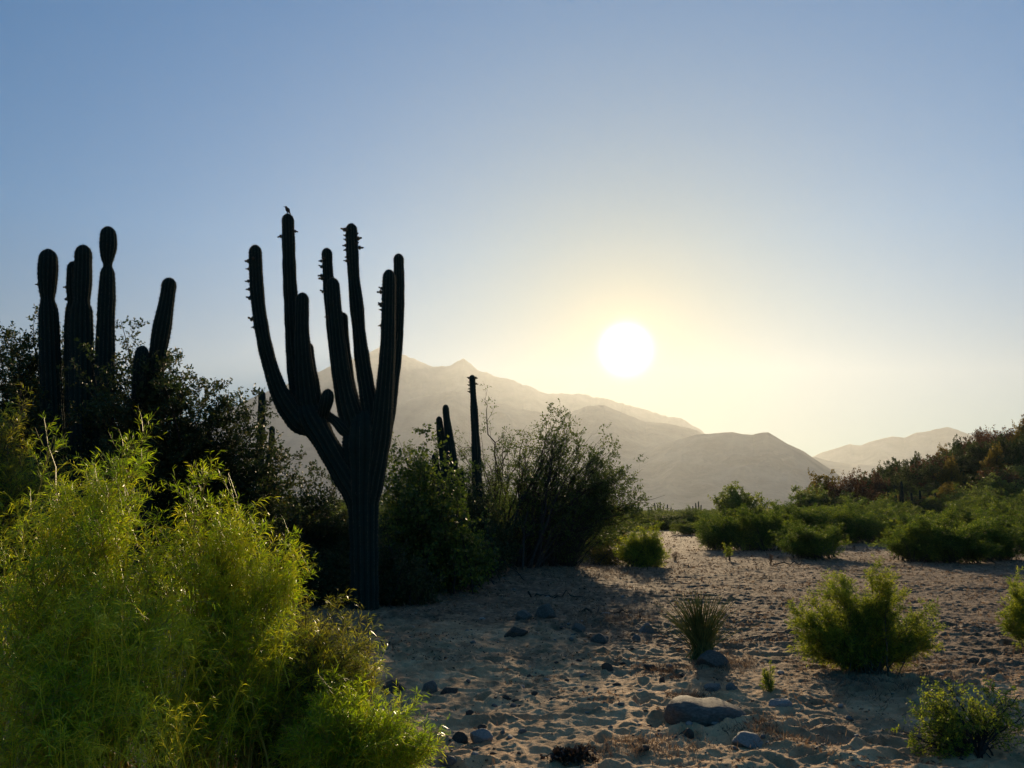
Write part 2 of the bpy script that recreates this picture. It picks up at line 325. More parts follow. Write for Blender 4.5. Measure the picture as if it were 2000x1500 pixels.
# ---------------------------------------------------------------- ground sheet
def ground():
    az = np.concatenate([np.linspace(-180, -44, 90, endpoint=False), np.linspace(-44, 44, 1150), np.linspace(44, 180, 91)[1:-1]])
    rr = np.concatenate([np.geomspace(.4, 4.3, 26, endpoint=False), np.geomspace(4.3, 32, 640, endpoint=False), np.geomspace(32, 140, 130, endpoint=False), np.geomspace(140, 7350, 70)])
    A, RR = np.meshgrid(np.radians(az), rr, indexing='ij'); X = RR * np.sin(A); Y = RR * np.cos(A); Z = H(X, Y)
    n, m = A.shape; V = np.stack([X, Y, Z], -1).reshape(-1, 3)
    i = np.arange(n * m).reshape(n, m); j = np.roll(i, -1, axis=0)
    Q = np.stack([i[:, :-1], i[:, 1:], j[:, 1:], j[:, :-1]], -1).reshape(-1, 4)
    c = len(V); V = np.vstack([V, [[0, 0, hz(0, 0)]]]); T = np.stack([np.full(n, c), i[:, 0], j[:, 0]], -1)
    o = obj('ground', mesh('ground', V, Q, smooth=True, T=T[:, ::-1] * 1), SAND)
    tag(o, 'pale brown sandy riverbed pocked with footprints and hollows', kind='structure')
ground()

# ---------------------------------------------------------------- mountains
def ridge(name, label, pts, Rd, wf, wb, seed, spur=.32, jag=.007, az_ext=10, nr=90):
    a = []; e = []
    for px, py in pts:
        d = ray(px, py); a.append(math.atan2(d[0], d[1])); e.append(d[2] / math.hypot(d[0], d[1]))
    a = np.array(a); e = np.array(e)
    az = np.linspace(a[0] - R(az_ext), a[-1] + R(az_ext), 900)
    E = np.interp(az, a, e, left=e[0], right=e[-1])
    E = E * sm(a[0] - R(az_ext), a[0], az) * (1 - sm(a[-1], a[-1] + R(az_ext), az))
    kk = np.exp(-np.linspace(-2, 2, 5) ** 2); E = np.convolve(np.pad(E, 2, 'edge'), kk / kk.sum(), 'valid')
    s = az * Rd
    E = E + E.max() * jag * (fbm(s / 130, s * 0, 5, seed) * 3)
    tt = np.concatenate([np.linspace(-1, 0, nr, endpoint=False), np.linspace(0, 1, 30)])
    AZ, TT = np.meshgrid(az, tt, indexing='ij'); Eg = np.repeat(E[:, None], len(tt), 1)
    RD = Rd + np.where(TT < 0, TT * wf, TT * wb)
    prof = np.where(TT < 0, (1 + TT) ** 1.12, (1 - TT) ** 1.2)
    sc = Rd * .11
    rn = 1 - 2 * np.abs(gnoise(AZ * Rd / sc + .35 * gnoise(RD / sc, AZ * Rd / sc, seed + 3), RD / (sc * 2.6), seed + 1))
    rn2 = 1 - 2 * np.abs(gnoise(AZ * Rd / (sc * .38), RD / (sc * .9), seed + 2)); rn3 = fbm(AZ * Rd / (sc * .12), RD / (sc * .14), 3, seed + 5)
    Z = (Eg * Rd + EYE) * (prof + spur * (rn * .65 + rn2 * .3 + rn3 * .12 - .35) * (1 - prof) * prof * 2.2) - 6
    V = np.stack([RD * np.sin(AZ), RD * np.cos(AZ), Z], -1).reshape(-1, 3); n, m = AZ.shape
    i = np.arange(n * m).reshape(n, m); Q = np.stack([i[:-1, :-1], i[1:, :-1], i[1:, 1:], i[:-1, 1:]], -1)
    tag(obj(name, mesh(name, V, Q, smooth=True), ROCKY), label, kind='structure')
ridge('mountain_range', 'highest hazy mountain with twin peaks behind the tall cactus',
      [(300, 860), (420, 810), (500, 772), (560, 748), (610, 728), (640, 716), (680, 706), (712, 693), (728, 684), (742, 675), (755, 684), (775, 689), (790, 692), (815, 703), (850, 714), (872, 716), (890, 707), (905, 699), (918, 707), (940, 724), (970, 735), (1000, 740), (1030, 752), (1060, 765), (1100, 768), (1140, 769), (1180, 776), (1220, 789), (1260, 797), (1290, 810), (1330, 815), (1350, 826), (1370, 840), (1400, 862), (1450, 905), (1520, 960)], 6300, 1700, 1100, 1, .24)
ridge('foothill_ridge', 'middle hazy ridge below the twin peaks',
      [(560, 860), (640, 830), (740, 800), (820, 775), (870, 762), (900, 765), (930, 778), (990, 790), (1040, 800), (1090, 812), (1140, 794), (1180, 788), (1220, 806), (1260, 822), (1310, 826), (1360, 838), (1400, 860), (1440, 890), (1500, 930)], 4300, 1200, 800, 11, .26)
ridge('mountain_spur', 'nearer hazy spur sloping down right of the sun to the valley gap',
      [(1060, 960), (1150, 935), (1220, 900), (1300, 862), (1360, 846), (1400, 843), (1430, 841), (1450, 845), (1470, 846), (1485, 842), (1500, 842), (1515, 850), (1540, 865), (1570, 880), (1590, 893), (1620, 912), (1650, 934), (1700, 960), (1760, 985)], 3300, 1000, 600, 21, .26)
ridge('low_ridge', 'low hazy ridge across the gap under the far right mountain',
      [(1520, 890), (1590, 891), (1620, 898), (1660, 904), (1700, 907), (1740, 908), (1790, 912), (1850, 925), (1950, 945)], 5200, 1300, 700, 31, .3)
ridge('far_mountain', 'pale flat topped mountain farthest off at the right of the gap',
      [(1480, 930), (1560, 900), (1600, 885), (1640, 871), (1660, 866), (1680, 868), (1710, 858), (1740, 852), (1765, 853), (1790, 844), (1820, 838), (1850, 833), (1870, 838), (1895, 848), (1930, 858), (1980, 870), (2060, 900)], 6700, 1400, 900, 41, .3)

# ---------------------------------------------------------------- haze
hm, t, o = M('haze_air')
pv = t.nodes.new('ShaderNodeVolumePrincipled'); pv.inputs['Color'].default_value = (*HAZE_COL, 1); pv.inputs['Density'].default_value = HAZE_DENSITY; pv.inputs['Anisotropy'].default_value = HAZE_G
t.links.new(pv.outputs[0], o.inputs['Volume'])
x0, x1, y0, y1, z0, z1 = -7400, 7400, -7400, 7650, -12.0, 1480.0
V = [(x, y, z) for z in (z0, z1) for x, y in ((x0, y0), (x1, y0), (x1, y1), (x0, y1))]
hb = obj('haze', mesh('haze', V, [(0, 3, 2, 1), (4, 5, 6, 7), (0, 1, 5, 4), (1, 2, 6, 5), (2, 3, 7, 6), (3, 0, 4, 7)]), hm)
tag(hb, 'warm pale haze filling the valley air', kind='stuff')
#@@PLANTS
# ---------------------------------------------------------------- cacti
def spline(pts, n):
    p = np.array(pts, float); c = np.vstack([2 * p[0] - p[1], p, 2 * p[-1] - p[-2]])
    t = np.linspace(0, len(p) - 1, n); i = np.minimum(t.astype(int), len(p) - 2); f = (t - i)[:, None]
    a, b, c2, d = c[i], c[i + 1], c[i + 2], c[i + 3]
    return .5 * (2 * b + (c2 - a) * f + (2 * a - 5 * b + 4 * c2 - d) * f ** 2 + (3 * b - a - 3 * c2 + d) * f ** 3)
def stem_geo(pts, ribs, ring, rng, spines=True, dome=True, lump=.065):
    """pts: rows x y z radius from bottom to tip"""
    dense = spline(pts, 400); seg = np.linalg.norm(np.diff(dense[:, :3], axis=0), axis=1); s = np.r_[0, np.cumsum(seg)]; Lg = s[-1]
    rt = dense[-1, 3]
    ss = np.r_[np.arange(0, Lg - rt * 1.3, ring), Lg - rt * 1.3 * (1 - np.sin(np.linspace(0, math.pi / 2, 9)))]
    C = np.stack([np.interp(ss, s, dense[:, k]) for k in range(3)], 1); r = np.interp(ss, s, dense[:, 3])
    if dome:
        u = np.clip((ss - (Lg - rt * 1.3)) / (rt * 1.3), 0, 1); r = r * np.sqrt(np.maximum(1 - u ** 2, .0004))
    r = r * (1 + lump * gnoise(ss * 2.2 + rng.random() * 50, ss * 0 + 3, 7) * 1.5 + lump * .5 * gnoise(ss * 6 + 9, ss * 0 + rng.random() * 40, 9))
    T = nrm(np.gradient(C, axis=0)); ref = np.array([1.0, 0, 0]); V_ = nrm(np.cross(T, ref)); U = np.cross(V_, T)
    m = ribs * 6; a = np.arange(m) / m * 2 * math.pi; ph = rng.random()
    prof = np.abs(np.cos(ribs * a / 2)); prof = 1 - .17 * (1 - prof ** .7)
    rad = r[:, None] * prof[None, :] * (1 +   .03 * np.sin(ss * 2 * math.pi / max(.045, ring * 3.1))[:, None] * (prof > .96)[None, :])
    Vt = C[:, None] + rad[..., None] * (np.cos(a + ph)[None, :, None] * U[:, None] + np.sin(a + ph)[None, :, None] * V_[:, None])
    n = len(ss); i = np.arange(n * m).reshape(n, m); j = np.roll(i, -1, 1)
    Q = np.stack([i[:-1], j[:-1], j[1:], i[1:]], -1).reshape(-1, 4)
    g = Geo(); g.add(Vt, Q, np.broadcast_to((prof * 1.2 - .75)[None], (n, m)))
    sp = None
    if spines:
        k = np.arange(0, m, 6); rows = np.arange(2, n, max(1, int(.035 / ring)))
        base = Vt[rows][:, k].reshape(-1, 3); outw = nrm(base - np.repeat(C[rows], len(k), 0)); tt = np.repeat(T[rows], len(k), 0)
        sp = Geo()
        for q in range(4):
            d = nrm(outw + .55 * rng.normal(size=outw.shape) + .2 * tt)
            blades(sp, base, d, nrm(rng.normal(size=d.shape)), rng.uniform(.5, 1.2, len(d)) * .022, .0035, rng, base=.1)
    return g, sp, (C, r, T, ss)
def fruit_mesh():
    pr = [(0, .012), (.012, .013), (.018, .022), (.028, .034), (.042, .035), (.054, .025), (.059, .012), (.070, .011), (.074, .016), (.085, .020), (.088, .004)]
    m = 10; a = np.arange(m) / m * 2 * math.pi
    V = np.array([[[x, r * math.cos(q) * (1 + .14 * math.sin(3 * q + x * 90)), r * math.sin(q)] for q in a] for x, r in pr]); n = len(pr)
    i = np.arange(n * m).reshape(n, m); j = np.roll(i, -1, 1)
    g = Geo(); g.add(V, np.stack([i[:-1], j[:-1], j[1:], i[1:]], -1).reshape(-1, 4), np.zeros(n * m))
    rng = np.random.default_rng(3); p = np.tile([[.035, 0, 0]], (90, 1)) + nrm(rng.normal(size=(90, 3))) * .024; d = nrm(p - [.035, 0, 0])
    blades(g, p, d, nrm(rng.normal(size=d.shape)), .02, .004, rng)
    p = np.tile([[.082, 0, 0]], (14, 1)); d = nrm(np.c_[np.full(14, 1.2), rng.normal(size=(14, 2)) * .8]); blades(g, p, d, nrm(rng.normal(size=d.shape)), .028, .01, rng)
    return g.mesh('fruit', smooth=True)
FRUIT_ME = fruit_mesh()
FRUIT_ME.materials.append(FRUIT)
def cactus(name, label, stems, Y, ribs, ring, seed, fruits=(), spines=True, group=None, foot=None):
    """stems: list of (dY, [(px,py,halfwidth px)...] bottom first); fruits: (stem index, px, py)"""
    rng = np.random.default_rng(seed)
    fx = foot if foot is not None else stems[0][1][0][:2]
    b = P(fx[0], fx[1], Y); loc = np.array([b[0], Y, hz(b[0], Y)])
    root = thing(name, label, 'cactus', loc, group=group); made = []
    for dY, pts in stems:
        n = len(pts); rows = []
        for k, q in enumerate(pts):
            yy = Y + dY * min(1, k / max(1, n - 1) * 1.6 + (.0 if len(q) < 4 else 0)) if dY else Y
            rows.append([*P(q[0], q[1], yy), q[2] * ppm(yy)])
        g, sp, info = stem_geo(rows, ribs, ring, rng, spines)
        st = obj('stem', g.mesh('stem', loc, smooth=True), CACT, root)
        if sp: obj('spines', sp.mesh('spines', loc), SPINE, st)
        made.append((st, info))
    for si, px, py in fruits:
        st, (C, r, T, ss) = made[si]
        cy = C[:, 1].mean(); q = P(px, py, cy); k = int(np.argmin(np.abs(C[:, 2] - q[2]))); cy = C[k, 1]; q = P(px, py, cy)
        side = 1 if q[0] > C[k, 0] else -1
        off = abs(q[0] - C[k, 0]) / r[k]
        ang = rng.uniform(-.7, .5) if off > .7 else -math.acos(min(1, off))     # yaw towards the camera when in front of the stem
        d = np.array([side * math.cos(ang), math.sin(ang) if off > .7 else -math.sin(-ang), 0])
        o = bpy.data.objects.new('fruit', FRUIT_ME); o.location = C[k] + d * r[k] * .88 - loc
        o.rotation_euler = (rng.uniform(0, 6), rng.uniform(-.5, .3), math.atan2(d[1], d[0])); sc = rng.uniform(.6, 1.05); o.scale = (sc,) * 3
        link(o, st)
    return root, made

MY = 12.15
main_stems = [
 (0, [(713, 1232, 26), (712, 1150, 26), (711, 1080, 27), (710, 1010, 29), (710, 960, 33), (712, 905, 38), (713, 860, 43), (712, 815, 38), (711, 800, 28)]),
 (-.12, [(706, 1000, 22), (694, 965, 24), (674, 930, 24), (655, 898, 23), (638, 868, 23), (622, 842, 25), (607, 815, 26), (597, 785, 22)]),
 (-.35, [(612, 838, 18), (590, 826, 23), (570, 806, 22), (550, 775, 18.5), (535, 738, 15.5), (521, 690, 14.5), (511, 640, 14), (504, 590, 13.5), (500, 535, 13.5), (498.5, 479, 12.5)]),
 (.10, [(606, 822, 22), (592, 790, 23), (583, 750, 20), (576, 700, 17), (572, 650, 15.5), (569, 600, 14), (566, 550, 13.5), (564, 490, 13), (562, 418, 12)]),
 (-.28, [(610, 830, 22), (602, 790, 22), (596, 740, 19), (592, 690, 16), (590, 640, 14), (591, 572, 12.5)]),
 (-.05, [(632, 850, 20), (620, 815, 19), (612, 770, 16), (606, 720, 12), (603, 670, 8)]),
 (-.30, [(622, 838, 9), (630, 815, 10), (634, 797, 12), (639, 780, 12.5), (641, 760, 11.5)]),
 (-.15, [(612, 800, 9), (632, 808, 9), (652, 820, 9), (668, 834, 12), (686, 850, 16)]),
 (-.2, [(700, 870, 22), (692, 835, 23), (680, 795, 21), (671, 755, 19), (664, 710, 17), (658, 655, 15), (653, 600, 14), (650, 543, 13)]),
 (.25, [(690, 850, 16), (672, 790, 15), (660, 720, 13), (651, 650, 12.5), (645, 590, 11.5), (641, 540, 11), (638, 485, 10.5)]),
 (.0, [(700, 850, 16), (690, 800, 16), (680, 750, 14), (673, 690, 12), (670, 611, 8.5)]),
 (.05, [(732, 880, 20), (728, 835, 21), (722, 790, 18), (715, 750, 16.5), (708, 705, 15), (702, 655, 13.5), (697, 600, 13.5), (691, 540, 12), (688, 485, 12), (686, 437, 11.5)]),
 (-.32, [(720, 990, 18), (727, 940, 22), (737, 890, 22), (744, 840, 21), (749, 790, 18.5), (753, 740, 17), (757, 680, 15), (758.5, 620, 14), (759.5, 570, 13.5), (760, 527, 12.5)]),
 (.38, [(738, 890, 18), (748, 840, 19), (758, 790, 17), (766, 740, 14), (773, 690, 12.5), (778, 630, 11), (779.5, 570, 11), (778.5, 496, 10.5)]),
]
fr = [(2, 487, 513), (2, 486, 531), (2, 487, 553), (2, 486, 567), (2, 489, 587), (2, 491, 622), (2, 491, 629), (2, 492, 643), (2, 499, 512),
      (3, 548, 461), (3, 574, 450), (9, 625, 507), (9, 624, 520), (9, 627, 535), (9, 627, 543), (9, 632, 570), (9, 636, 505), (10, 650, 580), (8, 637, 622),
      (11, 674, 451), (11, 673, 460), (11, 672, 470), (11, 672, 480), (11, 671, 487), (11, 671, 499), (11, 675, 511), (11, 698, 459), (11, 701, 467), (11, 696, 479), (11, 698, 482), (11, 684, 515), (11, 680, 453),
      (12, 744, 569), (12, 745, 573), (12, 745, 597), (12, 742, 603), (12, 744, 609), (12, 743, 638)]
main_root, main_made = cactus('cardon_cactus', 'tall dark many armed cactus with a single trunk and a bird on one arm', main_stems, MY, 13, .02, 3, fr, foot=(713, 1205))

left_stems = [
 (0, [(108, 1150, 26), (106, 1000, 23), (104, 880, 21), (101, 780, 20), (98, 700, 19), (96, 640, 18.5), (94.5, 605, 17), (93, 585, 13), (93, 562, 16.5), (93.5, 530, 17.5), (95, 487, 16.5)]),
 (-.1, [(160, 1150, 26), (163, 1000, 24), (162, 880, 22), (160, 780, 22), (160, 700, 21.5), (159, 640, 21), (159.5, 608, 20), (160, 590, 15), (161, 565, 16.5), (162.5, 530, 16.5), (163, 479, 15.5)]),
 (.2, [(150, 1100, 22), (150, 900, 18), (148, 780, 17.5), (145, 700, 17.5), (143, 640, 16), (145, 605, 15), (146, 588, 12), (144, 560, 13.5), (143.5, 511, 11)]),
 (.05, [(196, 1150, 26), (200, 980, 23), (201, 860, 20), (203, 760, 18.5), (205, 690, 18), (207, 620, 16.5), (209, 575, 15), (210, 535, 14), (210.5, 519, 8.5), (210, 503, 12.5), (211.5, 480, 15.5), (211.5, 443, 14.5)]),
 (-.2, [(262, 1100, 20), (285, 900, 18), (296, 780, 17), (306, 705, 17), (314, 655, 17), (321, 615, 16), (327, 580, 15), (332, 543, 14.5)]),
 (-.3, [(262, 1050, 18), (270, 880, 15), (273, 760, 14), (275, 710, 13.5), (279, 676, 12)]),
]
cactus('cardon_cactus', 'dark cactus with thick pinched columns rising from the leafy thicket at far left', left_stems, 10.6, 14, .022, 7,
       [(2, 132, 556), (2, 131, 578), (0, 77, 557)], foot=(165, 1150))
cactus('cardon_cactus', 'slim dark cactus column poking over bushes just left of the tall armed cactus', [
 (0, [(506, 1010, 8), (508, 900, 8), (510, 840, 7.5), (511, 800, 7.5), (512, 764, 7)]), (.1, [(512, 960, 6), (528, 880, 6), (531, 850, 6), (531, 832, 5.5)])], 21, 12, .04, 9, spines=False, foot=(506, 1085))
cactus('cardon_cactus', 'dark cactus with two leaning columns of unequal height in the leafy thicket', [
 (0, [(893, 1110, 16), (888, 1010, 15), (885, 950, 13.5), (881, 890, 11), (876, 845, 8.5), (872, 815, 7), (870, 790, 6.5)]),
 (.2, [(885, 1020, 10), (873, 940, 9), (866, 890, 8), (861, 850, 7.5), (857, 813, 6)]),
 (.3, [(875, 1040, 9), (862, 960, 9), (852, 915, 7), (849, 885, 6)]), (-.2, [(892, 1000, 8), (900, 950, 8), (898, 915, 6)])], 18.5, 12, .03, 10, spines=False, foot=(893, 1120))
cactus('cardon_cactus', 'tall slim single column cactus with budded tip beside the spiky tree', [
 (0, [(938, 1110, 13), (935, 1030, 12), (932, 940, 10), (930, 880, 9), (928, 840, 8), (926, 800, 7.5), (924, 765, 6), (922, 732, 6)])], 20, 12, .03, 12,
 [(0, 915, 739), (0, 915, 746), (0, 915, 753), (0, 915, 759), (0, 929, 738), (0, 929, 748), (0, 918, 765)], spines=False, foot=(938, 1112))

# ---------------------------------------------------------------- bird
def bird():
    st, (C, r, T, ss) = main_made[3]
    top = C[-1] + np.array([.0, -.02, 0]); m = ppm(MY)
    B = P(561, 419, top[1]); s = m
    def W(px, py): return np.array([(px - 561) * s, 0, (419 - py) * s])
    ax = [(W(568, 418.5), .006, .004), (W(566.5, 416), .010, .006), (W(564.5, 413.3), .020, .017), (W(562.8, 410.8), .033, .030), (W(561, 408.2), .037, .034), (W(559.4, 405.9), .029, .027), (W(558.4, 404.1), .022, .021), (W(557.4, 402.7), .022, .021), (W(556.2, 402.1), .014, .014), (W(555.2, 402.0), .006, .006), (W(552.0, 401.8), .0016, .0016)]
    c = np.array([a[0] for a in ax]); ra = np.array([a[1] for a in ax]); rb = np.array([a[2] for a in ax])
    dn = spline(np.c_[c, ra, rb], 50); c, ra, rb = dn[:, :3], np.maximum(dn[:, 3], .001), np.maximum(dn[:, 4], .001)
    T_ = nrm(np.gradient(c, axis=0)); V_ = np.array([[0, 1.0, 0]] * len(c)); U = np.cross(T_, V_)
    a = np.linspace(0, 2 * math.pi, 16, endpoint=False)
    V = c[:, None] + ra[:, None, None] * np.cos(a)[None, :, None] * U[:, None] + rb[:, None, None] * np.sin(a)[None, :, None] * V_[:, None]
    i = np.arange(len(c) * 16).reshape(len(c), 16); j = np.roll(i, -1, 1)
    g = Geo(); g.add(V, np.stack([i[:-1], j[:-1], j[1:], i[1:]], -1).reshape(-1, 4))
    root = thing('bird', 'small dark long billed bird perched on the tip of the tallest cactus arm', 'bird', B)
    obj('body', g.mesh('body', smooth=True), BIRD, root)
    for sy in (-.012, .012):
        h = Geo(); pp = np.array([[W(561.6, 412) + [0, sy, 0], W(560.6, 415.5) + [0, sy, 0], W(561, 419.6) + [0, sy, 0], W(559.5, 419.9) + [0, sy, 0]]]); tubes(h, pp, np.array([[.006, .004, .003, .002]])); obj('leg', h.mesh('leg'), BIRD, root)
        e = Geo(); q = np.array([[W(557.2, 402.3) + [0, sy * 1.6, 0], W(557.2, 402.3) + [0, sy * 1.85, 0]]]); tubes(e, q, np.array([[.004, .001]]), 8); obj('eye', e.mesh('eye'), STONE_P, root)
BIRD = solid_mat('feathers', [(.3, (.02, .018, .016)), (.7, (.07, .06, .05))], 60)
bird()

# ---------------------------------------------------------------- woody plants
def plant(name, label, cat, base, blobs, nmain, seed, leaf, bark, loc=None, spread=.12, lift=.5, wander=.012, r0=.03,
          l2=(8, .45, .8, .15), l3=(7, .18, .8, .1), leaves=(8, .035, .02, 1.0), group=None, shell=.5, up=0.0, l3leaf_t0=.15, mainleaf=0, keep=1.0, S=5, org=None, drop=0.0, tip=.003):
    rng = np.random.default_rng(seed)
    tg = in_blobs(blobs, nmain, rng, shell); tg[:, 2] = np.maximum(tg[:, 2], base[2] + .12)
    Pm, Rm = mains(base, spread, tg, 14, rng, lift, wander, r0, tip)
    P2, R2 = grow(Pm, Rm, l2[0], .35, 1.0, l2[1], l2[2], l2[3], .10, 7, rng)
    P3, R3 = grow(P2, R2, l3[0], .2, 1.0, l3[1], l3[2], l3[3], .12, 5, rng, rmin=.0012)
    loc = np.asarray(base if org is None else org, float)
    root = thing(name, label, cat, loc, group=group)
    g = Geo(); tubes(g, Pm, Rm, S + 1); tubes(g, P2, R2, S - 1); tubes(g, P3, R3, 3)
    obj('stems' if cat != 'tree' else 'trunk', g.mesh('stems', loc), bark, root)
    f = Geo()
    leaves_on(f, P3, leaves[0], l3leaf_t0, leaves[1], leaves[2], leaves[3], rng, keep=keep, bend=drop)
    leaves_on(f, P2, max(2, leaves[0] // 2), .4, leaves[1], leaves[2], leaves[3], rng, keep=keep, bend=drop)
    if mainleaf: leaves_on(f, Pm, mainleaf, .5, leaves[1], leaves[2], leaves[3], rng)
    obj('foliage' if cat != 'tree' else 'crown', f.mesh('foliage', loc), leaf, root)
    return root
def gb(px, Y, dz=0):
    x = P(px, 1000, Y)[0]; return np.array([x, Y, hz(x, Y) + dz])
B_ = pblob
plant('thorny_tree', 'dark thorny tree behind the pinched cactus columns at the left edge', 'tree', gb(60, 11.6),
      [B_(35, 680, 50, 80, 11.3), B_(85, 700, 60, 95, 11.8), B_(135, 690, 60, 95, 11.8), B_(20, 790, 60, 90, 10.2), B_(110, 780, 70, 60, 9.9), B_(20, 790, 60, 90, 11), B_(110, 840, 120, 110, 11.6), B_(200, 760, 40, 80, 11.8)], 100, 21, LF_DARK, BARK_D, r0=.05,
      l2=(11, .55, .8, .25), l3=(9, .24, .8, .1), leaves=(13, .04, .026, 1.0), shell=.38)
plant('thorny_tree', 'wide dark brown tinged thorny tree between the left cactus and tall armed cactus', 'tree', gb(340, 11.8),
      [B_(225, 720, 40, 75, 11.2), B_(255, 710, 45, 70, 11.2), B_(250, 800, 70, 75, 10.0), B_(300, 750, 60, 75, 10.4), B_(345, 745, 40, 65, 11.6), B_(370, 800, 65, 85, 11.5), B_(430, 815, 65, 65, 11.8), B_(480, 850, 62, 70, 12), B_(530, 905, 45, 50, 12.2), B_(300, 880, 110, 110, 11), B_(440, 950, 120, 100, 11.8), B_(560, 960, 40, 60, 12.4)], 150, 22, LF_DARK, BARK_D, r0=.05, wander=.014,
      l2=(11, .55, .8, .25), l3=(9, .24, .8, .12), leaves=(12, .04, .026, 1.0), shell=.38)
plant('leafy_shrub', 'dense dark tangled shrub directly behind the trunk of the tall armed cactus', 'shrub', gb(640, 14),
      [B_(590, 925, 45, 45, 13.9), B_(625, 930, 25, 35, 14.2), B_(590, 960, 50, 60, 13.9), B_(640, 1000, 60, 80, 14), B_(600, 1060, 90, 90, 13.6), B_(700, 1080, 80, 90, 14), B_(560, 1110, 70, 70, 13.2), B_(640, 1150, 90, 40, 13.5)], 90, 23, LF_DARK, BARK_D, spread=.5, r0=.02, wander=.02,
      l2=(9, .45, 1.0, .0), l3=(8, .2, 1.0, 0), leaves=(7, .045, .032, 1.1))
plant('vine_shrub', 'tangled shrub hung with round yellow green leaves right of the cactus trunk', 'shrub', gb(840, 15.2),
      [B_(800, 940, 50, 55, 15), B_(850, 960, 60, 70, 15.4), B_(790, 1020, 60, 80, 14.6), B_(880, 1040, 70, 80, 15), B_(820, 1100, 80, 60, 14.6), B_(770, 900, 25, 35, 15.2), B_(920, 1080, 40, 60, 15.4), B_(860, 1130, 60, 35, 14.4), B_(760, 1140, 50, 40, 14.4)], 130, 24, LF_VINE, BARK_D, spread=.5, r0=.02, wander=.022,
      l2=(8, .62, .9, .1), l3=(6, .28, 1.0, .0), leaves=(5, .06, .052, 1.2))
plant('leafy_shrub', 'pale green sunlit shrub top behind the round leaved tangle', 'shrub', gb(820, 21.5),
      [B_(790, 880, 35, 25, 21.5), B_(830, 875, 40, 22, 21.5), B_(870, 890, 35, 30, 21.8), B_(820, 960, 80, 70, 21), B_(900, 950, 40, 60, 21.5)], 60, 25, LF_TREE, BARK, spread=.4, r0=.03,
      l2=(9, .6, .9, .1), l3=(7, .28, .9, .05), leaves=(7, .06, .035, 1.1))
plant('leafy_shrub', 'dark shrub filling the gap between the round leaved tangle and the spiky tree', 'shrub', gb(935, 18.9),
      [B_(905, 1000, 35, 40, 18.9), B_(950, 1010, 40, 50, 19), B_(930, 1070, 50, 45, 18.7), B_(975, 1050, 30, 45, 19), B_(900, 930, 20, 30, 19)], 70, 33, LF_DARK, BARK_D, spread=.5, r0=.02, wander=.02,
      l2=(9, .45, .9, .1), l3=(7, .2, 1.0, 0), leaves=(7, .05, .035, 1.1))
plant('leafy_shrub', 'low dark brush hugging the right foot of the tall armed cactus trunk', 'shrub', gb(785, 13.0),
      [B_(790, 1130, 45, 45, 13), B_(765, 1085, 28, 40, 13.1), B_(830, 1140, 40, 30, 13.2), B_(760, 1150, 22, 30, 12.7)], 60, 34, LF_DARK, BARK_D, spread=.3, r0=.015, wander=.02,
      l2=(8, .32, 1.0, .0), l3=(7, .15, 1.0, 0), leaves=(7, .035, .024, 1.1))
plant('leafy_shrub', 'low dark brush hugging the left foot of the tall armed cactus trunk', 'shrub', gb(650, 12.6),
      [B_(640, 1140, 45, 50, 12.6), B_(672, 1110, 20, 45, 12.7), B_(600, 1120, 40, 50, 12.6), B_(670, 1165, 25, 25, 12.4)], 60, 35, LF_DARK, BARK_D, spread=.3, r0=.015, wander=.02,
      l2=(8, .32, 1.0, .0), l3=(7, .15, 1.0, 0), leaves=(7, .035, .024, 1.1))
TY = 20.5
plant('spiky_tree', 'many stemmed spiky tree with small leaves in the middle under the mountain', 'tree', gb(1035, TY),
      [B_(1000, 900, 38, 65, TY), B_(1045, 880, 35, 70, TY), B_(1085, 860, 40, 62, TY), B_(1118, 850, 25, 48, TY + .3), B_(1150, 885, 42, 55, TY), B_(1180, 910, 30, 45, TY), B_(960, 950, 40, 60, TY), B_(1070, 805, 6, 14, TY), B_(1118, 812, 6, 12, TY), B_(1095, 825, 20, 20, TY), B_(1060, 960, 100, 60, TY), B_(1160, 980, 80, 40, TY), B_(1000, 1020, 70, 50, TY - .3), B_(1010, 1070, 50, 25, TY - .2), B_(1075, 1050, 60, 25, TY), B_(1205, 925, 30, 35, TY), B_(1225, 965, 30, 25, TY)], 120, 26, LF_TREE, BARK, spread=.42, r0=.045, lift=.6, wander=.012,
      l2=(8, .62, .75, .35), l3=(5, .28, .85, .2), leaves=(6, .055, .034, 1.0), shell=.42)
plant('spiky_tree', 'low reaching spiky tree with open angular boughs leaning right toward the riverbed', 'tree', gb(1100, TY + .6),
      [B_(1195, 940, 40, 40, TY + .6), B_(1240, 975, 30, 22, TY + .6), B_(1262, 985, 16, 12, TY + .6), B_(1265, 975, 10, 10, TY + .6), B_(1228, 925, 8, 25, TY + .6), B_(1200, 985, 60, 15, TY + .5), B_(1180, 930, 30, 30, TY + .6), B_(1150, 1000, 50, 25, TY + .5)], 60, 27, LF_TREE, BARK, spread=.15, r0=.05, lift=.8, wander=.022,
      l2=(9, .55, .8, .35), l3=(7, .26, .9, .2), leaves=(8, .05, .03, 1.0))
plant('spiky_tree', 'thin sparse leafed tree behind the budded single column cactus', 'tree', gb(960, 22.5),
      [B_(912, 830, 18, 30, 22.5), B_(940, 815, 10, 20, 22.5), B_(975, 850, 28, 30, 22.5), B_(1000, 850, 25, 25, 22.5), B_(930, 900, 40, 50, 22.5)], 22, 28, LF_TREE, BARK, spread=.15, r0=.04, lift=.8, wander=.025,
      l2=(7, .5, .9, .2), l3=(5, .26, .9, .1), leaves=(5, .05, .03, 1.0))
